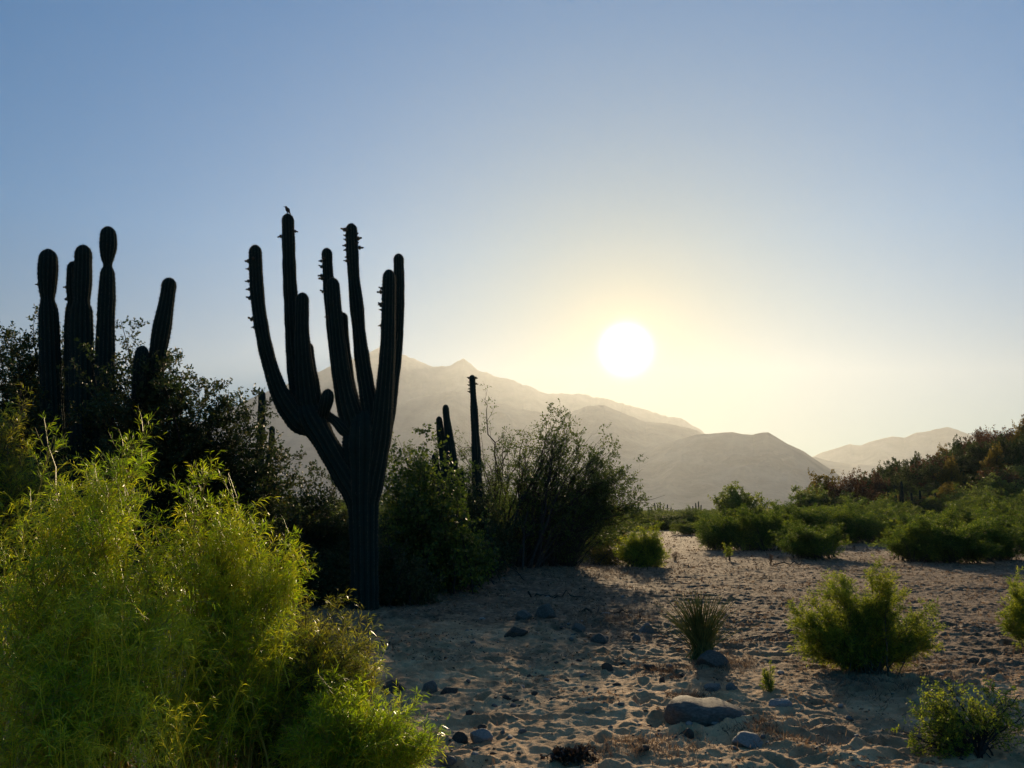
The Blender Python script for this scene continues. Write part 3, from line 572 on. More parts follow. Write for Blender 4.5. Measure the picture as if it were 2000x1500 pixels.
plant('wiry_shrub', 'small wiry shrub of bare fanned stems at the foot of the spiky tree', 'shrub', gb(1112, 20.2),
      [B_(1090, 1050, 25, 25, 20.2), B_(1130, 1040, 35, 25, 20.2), B_(1165, 1040, 25, 20, 20), B_(1100, 1080, 30, 20, 20)], 60, 29, LF_TREE, BARK, spread=.08, r0=.018, lift=.5, wander=.03,
      l2=(5, .3, .7, .1), l3=(3, .14, .8, 0), leaves=(2, .035, .02, 1.0))
plant('wiry_shrub', 'tawny dry undergrowth beside the rounded green bush in the middle', 'shrub', gb(1180, 22.5),
      [B_(1160, 1080, 25, 25, 22.5), B_(1200, 1075, 25, 25, 22.5), B_(1180, 1095, 40, 15, 22.3)], 60, 30, LF_YEL, BARK, spread=.35, r0=.015, lift=.5, wander=.03,
      l2=(6, .25, .8, 0), l3=(4, .14, .9, 0), leaves=(3, .035, .02, 1.0))
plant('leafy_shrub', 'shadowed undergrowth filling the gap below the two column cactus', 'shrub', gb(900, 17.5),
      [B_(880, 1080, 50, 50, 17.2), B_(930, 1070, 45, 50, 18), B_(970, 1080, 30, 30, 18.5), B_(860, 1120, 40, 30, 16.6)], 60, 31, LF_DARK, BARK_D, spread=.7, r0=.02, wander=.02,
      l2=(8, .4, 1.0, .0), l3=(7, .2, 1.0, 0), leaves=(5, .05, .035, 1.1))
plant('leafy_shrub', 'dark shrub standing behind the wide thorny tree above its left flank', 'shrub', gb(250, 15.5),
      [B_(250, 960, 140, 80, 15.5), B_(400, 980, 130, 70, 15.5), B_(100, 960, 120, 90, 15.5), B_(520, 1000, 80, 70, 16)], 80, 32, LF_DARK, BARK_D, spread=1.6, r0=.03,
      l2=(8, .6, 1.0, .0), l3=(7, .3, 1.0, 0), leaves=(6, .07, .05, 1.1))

# ---------------------------------------------------------------- plume bushes
def plume_parts(base, targets, rng, l2n, l2len, fl, fw, nf, r0=.012, lift=.6, wander=.01, spread=.1, l3n=0, l3len=.1, up=.5, bend=.1, f_ang=.75, stem_w=.0012, t_first=.3, droop=None, l2ang=.5):
    Pm, Rm = mains(base, spread, targets, 14, rng, lift, wander, r0, .002)
    P2, R2 = grow(Pm, Rm, l2n, t_first, 1.0, l2len, l2ang, up, .06, 8, rng, rmin=stem_w)
    g = Geo(); tubes(g, Pm, Rm, 5); tubes(g, P2, R2, 3)
    f = Geo(); last = P2
    if l3n:
        P3, R3 = grow(P2, R2, l3n, .05, 1.0, l3len, .7, up * .5 if droop is None else droop, .1, 6, rng, rmin=stem_w * .8); tubes(g, P3, R3, 3); last = P3
        leaves_on(f, P2, nf // 2, .3, fl, fw, f_ang, rng, bend=bend)
    leaves_on(f, last, nf, .05, fl, fw, f_ang, rng, bend=bend, taper=.3)
    leaves_on(f, Pm, nf, .7, fl, fw, f_ang, rng, bend=bend)
    return g, f
def plume_bush(name, label, base, blobs, n, seed, leaf=None, group=None, shoots=0, **k):
    rng = np.random.default_rng(seed); tg = in_blobs(blobs, n, rng, .45); tg[:, 2] = np.maximum(tg[:, 2], base[2] + .1)
    g, f = plume_parts(base, tg, rng, **k); root = thing(name, label, 'bush', base, group=group)
    obj('stems', g.mesh('stems', base), TWIG_G if leaf is LF_FRONT else TWIG_B, root); obj('foliage', f.mesh('foliage', base), leaf or LF_PLUME, root)
    if shoots:
        p = in_blobs([b_ for b_ in blobs if b_[1][0] > 16 * ppm(4)], shoots, rng, .15); p[:, 1] -= np.abs(rng.normal(size=shoots)) * .06; p = p[p[:, 2] > .25]; m = len(p)
        d0 = nrm(np.c_[rng.normal(size=m) * .28, rng.normal(size=m) * .2 - .06, np.ones(m)]); Ls = rng.uniform(.15, .38, m)[:, None]; p[:, 2] -= Ls[:, 0] * .6
        q1 = p + d0 * Ls * .6; q2 = p + d0 * Ls + np.c_[rng.normal(size=m) * .10, rng.normal(size=m) * .08, -np.abs(rng.normal(size=m)) * .07]
        Pq = bez(p - d0 * .15, q1, q2, 12, rng, .006); g2 = Geo(); tubes(g2, Pq, (.0026 * np.linspace(1, .4, 12))[None] * np.ones((m, 1)), 4, rng.random(m) * .5 + .5)
        P3, R3 = grow(Pq, np.full((m, 12), .0016), 7, .1, .97, .12, .8, -.9, .08, 7, rng, rmin=.0013); tubes(g2, P3, R3, 3, rng.random(len(P3)))
        leaves_on(g2, P3, 5, .1, .035, .003, .7, rng, bend=.1); leaves_on(g2, Pq, 16, .2, .05, .0035, .8, rng, bend=.3)
        obj('sunlit_shoots', g2.mesh('sunlit_shoots', base), LF_SHOOT, root)
    return root
kw = dict(l2n=9, l2len=.30, l3n=6, l3len=.15, fl=.052, fw=.0042, nf=9, spread=.10, up=.45, bend=.12, f_ang=.8, droop=.0, stem_w=.0022, t_first=.25, l2ang=.34)
SH = lambda px, py, Y: B_(px, py, 7, 22, Y)
# the near bushes at lower left
plume_bush('feathery_bush', 'largest bright yellow green feathery bush filling the lower left corner', gb(180, 4.1),
           [B_(140, 990, 60, 70, 4.1), B_(225, 970, 50, 70, 4.2), B_(90, 1100, 100, 100, 4.0), B_(240, 1090, 80, 90, 4.0), B_(60, 1260, 110, 90, 3.8), B_(220, 1240, 110, 80, 3.7), B_(330, 1230, 70, 70, 3.9), B_(120, 1400, 140, 70, 3.5), B_(290, 1390, 90, 60, 3.5), SH(118, 800, 4.1), SH(128, 850, 4.1), SH(165, 860, 4), SH(235, 880, 4.2), SH(262, 880, 4.2), SH(290, 960, 4.1), SH(200, 900, 4)], 100, 51, leaf=LF_FRONT, shoots=330, **{**kw, 'spread': .3})
plume_bush('feathery_bush', 'bright feathery bush with upright shoots in front of the shaded thicket at lower left', gb(470, 4.5),
           [B_(415, 1035, 45, 45, 4.5), B_(475, 1025, 25, 45, 4.5), B_(385, 1110, 65, 60, 4.4), B_(500, 1130, 65, 55, 4.5), B_(558, 1120, 18, 50, 4.6), B_(470, 1240, 90, 60, 4.4), B_(400, 1360, 90, 70, 4.2), SH(415, 940, 4.5), SH(468, 930, 4.5), SH(480, 950, 4.4), SH(345, 1000, 4.4), SH(545, 1060, 4.6), SH(575, 1070, 4.6)], 75, 52, leaf=LF_FRONT, shoots=200, **{**kw, 'spread': .22})
plume_bush('feathery_bush', 'tawny tipped feathery bush below the foot of the tall armed cactus', gb(620, 4.9),
           [B_(600, 1265, 70, 40, 4.9), B_(680, 1285, 50, 35, 4.9), B_(735, 1300, 18, 22, 4.9), B_(600, 1330, 110, 60, 4.8), B_(700, 1330, 45, 30, 4.9), B_(560, 1420, 110, 70, 4.7)], 90, 53, leaf=LF_FRONT2, shoots=90, **{**kw, 'spread': .2})
plume_bush('feathery_bush', 'lowest bright feathery bush at the bottom edge beside the pocked sand', gb(715, 4.3),
           [B_(665, 1420, 40, 55, 4.3), B_(710, 1440, 45, 60, 4.3), B_(770, 1440, 35, 40, 4.3), B_(810, 1470, 30, 30, 4.3), B_(620, 1480, 60, 50, 4.2)], 60, 54, leaf=LF_FRONT, shoots=70, **{**kw, 'spread': .12, 'l2len': .22})
plume_bush('feathery_bush', 'olive feathery bush at the left edge below the thorny tree', gb(-20, 6.2),
           [B_(25, 830, 40, 50, 6.2), B_(0, 900, 60, 60, 6.2), B_(50, 940, 50, 60, 6.1), B_(-30, 1000, 90, 90, 6)], 70, 55, leaf=LF_FRONT2, shoots=50, **{**kw, 'fw': .006, 'fl': .05})
# bushes on the open sand at right
kr = dict(l2n=14, l2len=.24, l3n=6, l3len=.10, fl=.04, fw=.0055, nf=14, spread=.12, up=.5, bend=.1)
plume_bush('plume_bush', 'nearest green plume bush standing alone on the open sand right of the reed tuft', G(1690, 1312) + [0, 0, .0],
           [B_(1575, 1225, 24, 25, 8), B_(1595, 1200, 18, 25, 8), B_(1628, 1175, 18, 40, 8), B_(1660, 1150, 8, 30, 8.1), B_(1714, 1135, 14, 40, 8), B_(1690, 1200, 45, 40, 8), B_(1748, 1170, 10, 40, 8), B_(1800, 1225, 24, 26, 8), B_(1785, 1260, 40, 22, 8), B_(1580, 1265, 35, 25, 7.9), B_(1720, 1270, 60, 30, 8), B_(1640, 1270, 50, 30, 7.9)], 88, 60, leaf=LF_PLUME, **kr)
plume_bush('plume_bush', 'pale green plume bush cut by the right edge of the photograph', gb(2015, 9.0),
           [B_(2000, 1180, 25, 35, 9), B_(1990, 1220, 25, 35, 9), B_(2040, 1200, 50, 60, 9)], 50, 61, leaf=LF_PLUME, **kr)
plume_bush('plume_bush', 'rounded green plume bush at the right end of the middle thicket', gb(1250, 21.5),
           [B_(1235, 1070, 25, 30, 21.5), B_(1270, 1062, 28, 28, 21.5), B_(1255, 1090, 45, 20, 21.3), B_(1285, 1085, 15, 18, 21.3)], 80, 62, leaf=LF_PLUME, l2n=10, l2len=.4, l3n=5, l3len=.2, fl=.08, fw=.013, nf=9, spread=.3, up=.5, bend=.1, r0=.02)
plume_bush('plume_bush', 'thin upright sprig beside the pale rock on the near sand', G(1503, 1362),
           [B_(1503, 1325, 14, 28, 6.95), B_(1495, 1345, 14, 14, 6.95), B_(1506, 1300, 5, 14, 6.95)], 14, 63, leaf=LF_PLUME, l2n=7, l2len=.08, fl=.028, fw=.005, nf=16, spread=.02, up=.5, bend=.1, r0=.003)
# middle-distance and far plume bushes: four built, the rest copied
def proto_bush(seed, w, h, leaf, nm=60):
    rng = np.random.default_rng(seed); bl = []
    for q in range(9):
        a = rng.uniform(0, 6.28); rr_ = w * .33 * rng.random() ** .5; hh = h * rng.uniform(.45, .85)
        bl.append((np.array([rr_ * math.cos(a), rr_ * math.sin(a), hh * .72]), (w * .16, w * .16, hh * .34)))
    bl += [(np.array([0, 0, h * .3]), (w * .42, w * .42, h * .2))]
    for q in range(12):
        a = rng.uniform(0, 6.28); rr_ = w * .36 * rng.random() ** .5
        bl.append((np.array([rr_ * math.cos(a), rr_ * math.sin(a), h * rng.uniform(.65, 1.0) * (1 - .5 * (rr_ / w))]), (w * .05, w * .05, h * .12)))
    tg = in_blobs(bl, nm, rng, .4); tg[:, 2] = np.maximum(tg[:, 2], .12)
    g, f = plume_parts(np.zeros(3), tg, rng, l2n=12, l2len=.42, fl=.09, fw=.018, nf=10, l3n=5, l3len=.2, spread=.35, up=.6, r0=.02, t_first=.12)
    V = np.concatenate(f.V); sx = np.percentile(np.abs(V[:, 0]), 98); sz = np.percentile(V[:, 2], 99.3)
    for G_ in (g, f): G_.V = [v / np.float32([sx, sx, sz]) for v in G_.V]
    return g.mesh('stems'), f.mesh('foliage')
PB = [proto_bush(200 + k, 2.9, 1.75, LF_PLUME, 85) for k in range(4)]
def put_bush(k, x, y, sx, sz, label, group=None, rz=0., leaf=None, z=None, name='plume_bush', cat='bush', PB=None):
    PB = PB or globals()['PB']
    r = thing(name, label, cat, (x, y, hz(x, y) - .03 if z is None else z), rz, group); r.scale = (sx, sx, sz)
    a = bpy.data.objects.new('stems', PB[k][0]); b = bpy.data.objects.new('foliage', PB[k][1]); link(a, r); link(b, r)
    return r
PB2 = [(st_, fo.copy()) for st_, fo in PB]
for (st_, fo), (_, fo2) in zip(PB, PB2): st_.materials.append(TWIG_B); fo.materials.append(LF_FARP); fo2.materials.append(LF_MID)
def by_px(k, px, base_py, top_py, wpx, label, group=None, rz=0.):
    g_ = G(px, base_py); Y = g_[1]; h = P(px, top_py, Y)[2]; x = g_[0]
    return put_bush(k, x, Y, wpx * ppm(Y) / 2, h, label, group, rz, PB=PB2)
by_px(0, 1590, 1091, 1020, 118, 'compact dark green bush standing forward in the centre of the riverbed bushes')
by_px(1, 1415, 1074, 1005, 90, 'wide dark green bush at the left end of the riverbed bush row, left half')
by_px(2, 1485, 1074, 990, 110, 'wide dark green bush behind and left of the compact forward one', rz=2)
by_px(3, 1790, 1096, 1018, 90, 'low left lobe of the big bush clump before the wooded hill')
by_px(0, 1860, 1099, 1002, 150, 'biggest green bush in the clump before the wooded hill', rz=1.3)
by_px(1, 1935, 1094, 1012, 110, 'right shoulder of the big bush clump before the wooded hill', rz=3)
by_px(2, 1660, 1060, 990, 130, 'green bush in the second row behind the compact forward bush', rz=.6)
by_px(3, 1740, 1058, 990, 120, 'green bush in the second row below the dark cactus cluster', rz=4)
by_px(0, 1985, 1066, 985, 120, 'green bush in the second row at the right edge', rz=5)
by_px(1, 1560, 1062, 985, 120, 'green bush in the second row behind the left bushes', rz=5.5)
by_px(2, 1395, 1046, 1003, 60, 'small hazy bush at the far left end of the riverbed bush row', rz=1)
by_px(3, 1345, 1045, 1018, 40, 'tiny hazy bush at the far edge of the open sand', rz=2)
rb = np.random.default_rng(77)
for q in range(46):
    px = rb.uniform(1500, 2120); Y = rb.uniform(43, 70); x = P(px, 1000, Y)[0]
    sz = rb.uniform(1.6, 2.4); zn = ['behind the wide left bushes', 'behind the compact forward bush', 'below the reddish trees', 'below the dark cactus cluster', 'behind the big bush clump', 'near the right edge'][int(np.searchsorted([1530, 1630, 1720, 1790, 1940], px))]
    if px > 2040: continue
    put_bush(q % 4, x, Y, rb.uniform(1.5, 2.6), sz, '%s green bush in the %s row %s' % ('tall' if sz > 2.0 else 'low', 'nearer back' if Y < 56 else 'farthest back', zn), 'bushes in the back rows of the riverbed', rb.uniform(0, 6))
for q in range(60):
    px = rb.uniform(1150, 1440); Y = rb.uniform(62, 130); x = P(px, 1000, Y)[0]
    sz = rb.uniform(1.1, 2.0)
    put_bush(q % 4, x, Y, rb.uniform(1.4, 3.0), sz, 'hazy %s bush in the %s scrub %s' % ('tall' if sz > 1.55 else 'low', 'nearer' if Y < 88 else 'farthest', ['under the leaning spiky tree', 'below the far row of tiny cacti', 'left of the small rounded tree'][int(np.searchsorted([1260, 1350], px))]), 'bushes in the flat scrub beyond the sand', rb.uniform(0, 6))
for q in range(30):
    px = rb.uniform(-150, 1180); Y = rb.uniform(26, 60); x = P(px, 1000, Y)[0]
    put_bush(q % 4, x, Y, rb.uniform(1.6, 2.6), rb.uniform(1.8, 2.8), '%s bush glimpsed through gaps %s' % ('nearer scrub' if Y < 42 else 'farther scrub', ['behind the pinched cactus columns', 'behind the wide brown tinged tree', 'behind the tall armed cactus', 'behind the round leaved tangle', 'between the stems of the middle spiky tree'][int(np.searchsorted([220, 500, 740, 940], px))]), 'bushes behind the left and middle thickets', rb.uniform(0, 6))

# ---------------------------------------------------------------- hillside trees: five crowns built, the rest copied
def proto_tree(seed, leaf, w, h, sparse=False, flat=.6):
    rng = np.random.default_rng(seed); bl = []
    for q in range(7):
        a = rng.uniform(0, 6.28); rr_ = w * .32 * rng.random() ** .5
        bl.append((np.array([rr_ * math.cos(a), rr_ * math.sin(a), h * rng.uniform(.5, .88)]), (w * .2, w * .2, h * .14 * flat * 1.6)))
    tg = in_blobs(bl, 26 if sparse else 40, rng, .4)
    Pm, Rm = mains(np.zeros(3), .12, tg, 10, rng, .6, .02, .09, .01)
    P2, R2 = grow(Pm, Rm, 7, .4, 1, .9, .8, .25, .12, 5, rng); P3, R3 = grow(P2, R2, 6, .2, 1, .4, .9, .1, .15, 4, rng, rmin=.006)
    g = Geo(); tubes(g, Pm, Rm, 6); tubes(g, P2, R2, 4); tubes(g, P3, R3, 3)
    f = Geo(); leaves_on(f, P3, 4 if sparse else 9, .1, .13, .075, 1.1, rng); leaves_on(f, P2, 2 if sparse else 5, .4, .13, .075, 1.1, rng)
    a = g.mesh('trunk'); b = f.mesh('crown'); a.materials.append(BARK); b.materials.append(leaf); return a, b
LF_PALE = leaf_mat('pale_tree_leaf', [(.1, (.08, .12, .03)), (.6, (.2, .25, .06)), (.95, (.34, .34, .09))], .5, (1, 1, .7), 1.2, .5, .3, 1.5)
TR = [proto_tree(300, LF_HILL, 4.6, 4.2), proto_tree(301, LF_HILL, 5.2, 3.6), proto_tree(302, LF_RED, 5, 4.4, True), proto_tree(303, LF_RED, 4.2, 4.0, True), proto_tree(304, LF_YEL, 4, 4.2), proto_tree(305, LF_PALE, 4.4, 4.0)]
def put_tree(k, x, y, s_, sz, label, group=None, rz=0., name='hill_tree'):
    r = thing(name, label, 'tree', (x, y, hz(x, y) - .1), rz, group); r.scale = (s_, s_, sz)
    link(bpy.data.objects.new('trunk', TR[k][0]), r); link(bpy.data.objects.new('crown', TR[k][1]), r); return r
def tree_px(k, px, Y, top_py, s_, label, rz=0., name='hill_tree'):
    x = P(px, 1000, Y)[0]; h = P(px, top_py, Y)[2] - hz(x, Y); return put_tree(k, x, Y, s_, max(.4, h / 4.3), label, None, rz, name)
tree_px(5, 1440, 40, 925, .85, 'small rounded green tree alone against the haze above the left riverbed bushes', .5, 'small_tree')
tree_px(5, 1585, 62, 932, .85, 'pale sparse tree left of the reddish trees', 2, 'small_tree')
tree_px(2, 1650, 66, 922, .75, 'reddish bare looking tree left of its flat topped neighbour', 1)
tree_px(3, 1690, 66, 912, .8, 'reddish tree with a flat open crown above the dark cactus cluster', 2)
tree_px(2, 1725, 70, 915, .5, 'small spindly reddish tree right of the flat topped one', 4)
tree_px(3, 1790, 76, 900, 1.0, 'reddish tree at the foot of the wooded slope', 3)
tree_px(2, 1850, 80, 884, 1.1, 'reddish tree midway up the skyline of the wooded slope', 5)
tree_px(4, 1845, 62, 940, .7, 'ochre yellow tree on the lower wooded slope', 2)
tree_px(2, 1965, 84, 832, 1.2, 'highest reddish tree on the skyline near the right edge', 1.5)
tree_px(3, 1915, 84, 862, .9, 'reddish skyline tree just below the highest one', 1)
rt = np.random.default_rng(91)
names = ['dark green tree in the wood on the right hand slope', 'dark green tree in the wood on the right hand slope', 'reddish tree scattered in the wood on the right hand slope', 'reddish tree scattered in the wood on the right hand slope', 'ochre tree scattered in the wood on the right hand slope', 'dark green tree in the wood on the right hand slope']
grp = {0: 'dark green trees on the slope', 1: 'dark green trees on the slope', 5: 'dark green trees on the slope', 2: 'reddish trees on the slope', 3: 'reddish trees on the slope', 4: 'ochre trees on the slope'}
for q in range(150):
    Y = rt.uniform(58, 112); lo = 1600 if Y < 75 else 1720; px = rt.uniform(lo, 2250); x = P(px, 1000, Y)[0]
    if px > 2060: continue
    k = int(rt.choice([0, 0, 1, 1, 0, 1, 0, 1, 2, 4, 5] if Y < 84 else [0, 0, 1, 1, 0, 1, 2, 3, 4, 5])); zx = ['behind the reddish trees', 'above the dark cactus cluster', 'left of the skyline cactus', 'below the highest reddish tree', 'at the right edge'][int(np.searchsorted([1740, 1820, 1900, 1970], px))]
    zy = 'foot' if Y < 70 else 'lower slope' if Y < 84 else 'upper slope' if Y < 98 else 'skyline'
    col = {0: 'dark bushy', 1: 'dark spreading', 2: 'reddish', 3: 'reddish', 4: 'ochre', 5: 'pale green'}[k]
    put_tree(k, x, Y, rt.uniform(.7, 1.35), rt.uniform(.75, 1.4) * (.65 if Y < 70 else 1), '%s tree on the wooded hill %s %s' % (col, zy, zx), grp[k], rt.uniform(0, 6))
# far scrub and woodland that reads as one mass
def far_scrub():
    rng = np.random.default_rng(17); n = 9000
    az = rng.uniform(R(-46), R(46), n); r = 110 * (2600 / 110) ** (rng.random(n) ** .8); x = r * np.sin(az); y = r * np.cos(az)
    g = Geo(); m = 44; s_ = rng.uniform(.8, 2.2, n) * (r / 200) ** .35
    d = nrm(rng.normal(size=(n, m, 3))) * rng.uniform(.4, 1, (n, m, 1)); d[..., 2] = np.abs(d[..., 2])
    c = np.stack([x, y, H(x, y)], -1)[:, None] + d * s_[:, None, None] * [1.2, 1.2, .95]
    c = c.reshape(-1, 3); dd = nrm(rng.normal(size=c.shape)); blades(g, c, dd, nrm(rng.normal(size=c.shape)), np.repeat(s_, m) * .34, np.repeat(s_, m) * .24, rng)
    tag(obj('scrubland', g.mesh('scrubland'), LF_HILL), 'far mass of scrub covering the plain under the mountains', kind='stuff')
far_scrub()
# distant cacti
def far_cactus(px, Y, cols, label, seed, group=None):
    x = P(px, 1000, Y)[0]; z = hz(x, Y); rng = np.random.default_rng(seed)
    root = thing('column_cactus', label, 'cactus', (x, Y, z), group=group)
    for dx, h, r in cols:
        rows = [[x + dx * .4, Y, z - .1, r], [x + dx * .9, Y + rng.uniform(-.2, .2), z + h * .35, r], [x + dx, Y, z + h * .7, r], [x + dx * 1.05, Y, z + h, r * .85]]
        g, _, _ = stem_geo(rows, 9, .2, rng, False); obj('stem', g.mesh('stem', (x, Y, z), smooth=True), CACT, root)
far_cactus(1764, 60, [(-.9, 2.4, .10), (-.5, 3.3, .11), (-.1, 2.8, .11), (.3, 2.2, .10), (.75, 2.7, .10), (.05, 3.6, .11), (-1.2, 1.9, .1)], 'cluster of dark cactus columns in front of the reddish trees', 1)
far_cactus(1733, 62, [(-.3, 2.4, .10), (.2, 2.9, .11)], 'pair of dark cactus columns left of the dense column cluster', 2)
far_cactus(1805, 61, [(-.2, 2.7, .10), (.4, 2.1, .10), (1.0, 2.5, .10)], 'three dark cactus columns right of the dense column cluster', 3)
far_cactus(1905, 84, [(0, 4.4, .2), (.55, 3.2, .18)], 'thick cactus column standing on the skyline of the wooded slope', 4)
far_cactus(1292, 300, [(-3.8, 3.6, .25), (-2.6, 5.2, .28), (-1.4, 4.3, .25), (-.4, 5.6, .28), (.9, 3.9, .25), (2.4, 4.6, .27), (3.8, 3.4, .25)], 'far row of tiny cactus columns on the horizon right of the leaning tree', 5)
far_cactus(1362, 290, [(-1.6, 3.8, .25), (-.5, 5.0, .27), (.6, 5.6, .28), (1.5, 4.2, .25)], 'far clump of tiny cactus columns on the horizon left of the small rounded tree', 6)

# ---------------------------------------------------------------- reed tuft, thorny shrub, sprouts
def reed_tuft():
    rng = np.random.default_rng(41); b = G(1372, 1290); b[2] = hz(b[0], b[1]); n = 330
    tg = np.stack([P(px, py, b[1] + dy) for px, py, dy in zip(rng.normal(1366, 38, n), rng.uniform(1155, 1235, n), rng.normal(0, .14, n))])
    Pm = bez(b + np.c_[rng.normal(size=(n, 2)) * .06, np.zeros(n)], b + (tg - b) * [.25, .25, .55], tg, 12, rng, .006)
    root = thing('reed_tuft', 'tuft of thin upright green reeds behind a grey rock on the sand', 'reed tuft', b)
    g = Geo(); tubes(g, Pm, np.full((n, 1), .0048) * np.linspace(1, .4, 12)[None], 4); obj('stalks', g.mesh('stalks', b), REED, root)
    f = Geo(); leaves_on(f, Pm, 5, .5, .03, .004, .5, rng); obj('seed_heads', f.mesh('seed_heads', b), LF_YEL, root)
REED = leaf_mat('reed', [(.1, (.06, .10, .03)), (.6, (.20, .25, .07)), (.9, (.42, .38, .13))], .4, (1, 1, .7), 1)
reed_tuft()
b = G(1905, 1474); b[2] = hz(b[0], b[1])
plant('thorny_shrub', 'small thorny shrub with arching branches at the lower right corner', 'shrub', b,
      [B_(1850, 1375, 55, 40, 5.4), B_(1940, 1395, 60, 40, 5.4), B_(1800, 1430, 50, 28, 5.3), B_(1795, 1325, 22, 16, 5.6), B_(1980, 1360, 40, 15, 5.4), B_(1880, 1440, 70, 25, 5.3)], 42, 71, LF_PLUME, BARK_D, spread=.04, lift=.6, r0=.012, wander=.02,
      l2=(7, .2, .9, .05), l3=(4, .09, .9, 0), leaves=(10, .02, .0065, 1.1))
for k_, (px, py, tp) in enumerate([(1425, 1097, 1062), (1452, 1078, 1060), (1506, 1106, 1080), (1318, 1096, 1070), (1248, 1214, 1192), (1213, 1214, 1205), (1668, 1075, 1062)]):
    g_ = G(px, py); h_ = P(px, tp, g_[1])[2]; g_[2] = hz(g_[0], g_[1])
    lab = ['small leafy sprout on the sand before the left riverbed bushes', 'tiny green sprout at the edge of the left riverbed bush', 'bare twiggy sprout below the compact forward bush', 'bare twiggy sprout right of the rounded green bush', 'dead upright twig left of the reed tuft', 'short dead stub near the shaded rocks', 'small dark sprout right of the compact forward bush'][k_]
    plant('sprout', lab, 'sprout', g_, [(g_ + [0, 0, h_ * .65], (h_ * .3, h_ * .3, h_ * .3))], 12 if k_ not in (4, 5) else 3, 400 + k_, LF_PLUME if k_ < 2 else LF_RED, BARK, spread=.03, r0=.008,
          l2=(4, h_ * .25, .7, .2), l3=(3, h_ * .12, .7, .1), leaves=(6 if k_ < 2 else 1, h_ * .07, h_ * .025, 1.0))

# ---------------------------------------------------------------- rocks
def rock_mesh(seed, sub=4, amp=.18, lobes=None, cuts=8):
    bm = bmesh.new(); bmesh.ops.create_icosphere(bm, subdivisions=sub, radius=1); rng = np.random.default_rng(seed)
    V = np.array([v.co[:] for v in bm.verts]); o_ = rng.uniform(0, 50, 3)
    d = amp * (fbm(V[:, 0] * 1.2 + o_[0] + V[:, 2], V[:, 1] * 1.2 + o_[1] - V[:, 2] * .7, 3, seed % 50) * 1.6) + amp * .12 * gnoise(V[:, 0] * 7 + V[:, 2] * 5, V[:, 1] * 7 + 3 + V[:, 2] * 3, 5)
    V = V * (1 + d)[:, None]
    for q in range(cuts):
        n_ = nrm(rng.normal(size=3)); c_ = rng.uniform(.5, .85); e = V @ n_ - c_; V = V - np.maximum(e, 0)[:, None] * n_ * .88
    if lobes is not None: V = lobes(V)
    for v, c in zip(bm.verts, V): v.co = c
    me = bpy.data.meshes.new('rock'); bm.to_mesh(me); bm.free(); me.polygons.foreach_set('use_smooth', np.ones(len(me.polygons), bool)); return me
def rock(px, py_top, py_bot, wpx, label, seed, mat, lobes=None, name='rock', sink=.45, sub=4, rz=None):
    wpx *= .9
    g_ = G(px, py_bot - (py_bot - py_top) * .18); w_ = wpx * ppm(g_[1]) * .5; h_ = (py_bot - py_top) * ppm(g_[1])
    me = rock_mesh(seed, sub, .18 if lobes is None else .07, lobes=lobes, cuts=8 if lobes is None else 2); me.materials.append(mat)
    o_ = bpy.data.objects.new(name, me); o_.scale = (w_, w_ * .75, h_ * .62); x, y = g_[0], g_[1] + w_ * .35
    o_.location = (x, y, float(HB(x, y)) + h_ * .62 * (1 - sink) - h_ * .12); o_.rotation_euler = (0, 0, 0 if rz is None else rz)
    tag(link(o_), label, 'rock')
def two(V):
    V = V.copy(); x = V[:, 0]; V = np.sign(V) * np.abs(V) ** .8; V[:, 2] *= (1 - .28 * np.clip(x, -1, 1)) * (1 - .20 * np.exp(-((x - .02) / .16) ** 2)); return V
rock(1382, 1384, 1424, 164, 'large long grey boulder with a dipped top on the near sand', 1, STONE_M, two, sub=5, sink=.25, name='boulder')
rock(1391, 1276, 1308, 70, 'blunt grey rock at the foot of the reed tuft', 2, STONE_M)
rock(1526, 1368, 1393, 48, 'rounded pale grey rock right of the thin upright sprig', 3, STONE_P)
rock(1466, 1440, 1466, 66, 'flat whitish rock below the large boulder', 4, STONE_P)
rock(1342, 1428, 1450, 32, 'small dark rock just below the left end of the large boulder', 5, STONE_D)
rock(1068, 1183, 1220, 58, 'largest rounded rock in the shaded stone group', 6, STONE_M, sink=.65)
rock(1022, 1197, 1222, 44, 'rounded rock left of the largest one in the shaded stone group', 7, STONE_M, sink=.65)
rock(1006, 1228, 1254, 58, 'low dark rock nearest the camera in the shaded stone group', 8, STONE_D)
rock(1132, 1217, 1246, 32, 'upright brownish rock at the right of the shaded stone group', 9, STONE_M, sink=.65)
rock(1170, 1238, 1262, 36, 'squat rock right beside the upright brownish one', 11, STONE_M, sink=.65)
rock(1262, 1220, 1243, 36, 'rounded brown rock on the lit sand between the stone group and the reeds', 12, STONE)
rock(766, 1334, 1362, 50, 'dark angular rock beside the tawny feathery bush', 13, STONE_D)
rock(838, 1328, 1358, 34, 'upright square brown rock right of the dark angular one', 14, STONE)
rock(877, 1340, 1358, 46, 'low flat dark rock right of the upright square one', 15, STONE_D)
rock(1186, 1294, 1314, 28, 'small nearly black rock alone on the pocked sand', 17, STONE_D)
rock(1271, 1294, 1312, 26, 'small dark rock left of the reed tuft on the pocked sand', 18, STONE_D)
rock(938, 1430, 1458, 48, 'pale grey rock on the pocked sand near the bottom', 19, STONE_P)
rock(897, 1434, 1456, 36, 'dark rock touching the pale grey one near the bottom', 20, STONE_D)
rock(926, 1472, 1494, 30, 'small pale rock below the pale grey one at the bottom edge', 21, STONE_P)
rock(878, 1482, 1500, 34, 'small grey rock at the bottom edge beside the lowest feathery bush', 22, STONE)
rock(1396, 1336, 1358, 42, 'half buried grey rock behind the large boulder', 23, STONE, sink=.5)
rock(1432, 1338, 1356, 30, 'half buried small rock right behind the large boulder', 24, STONE, sink=.5)
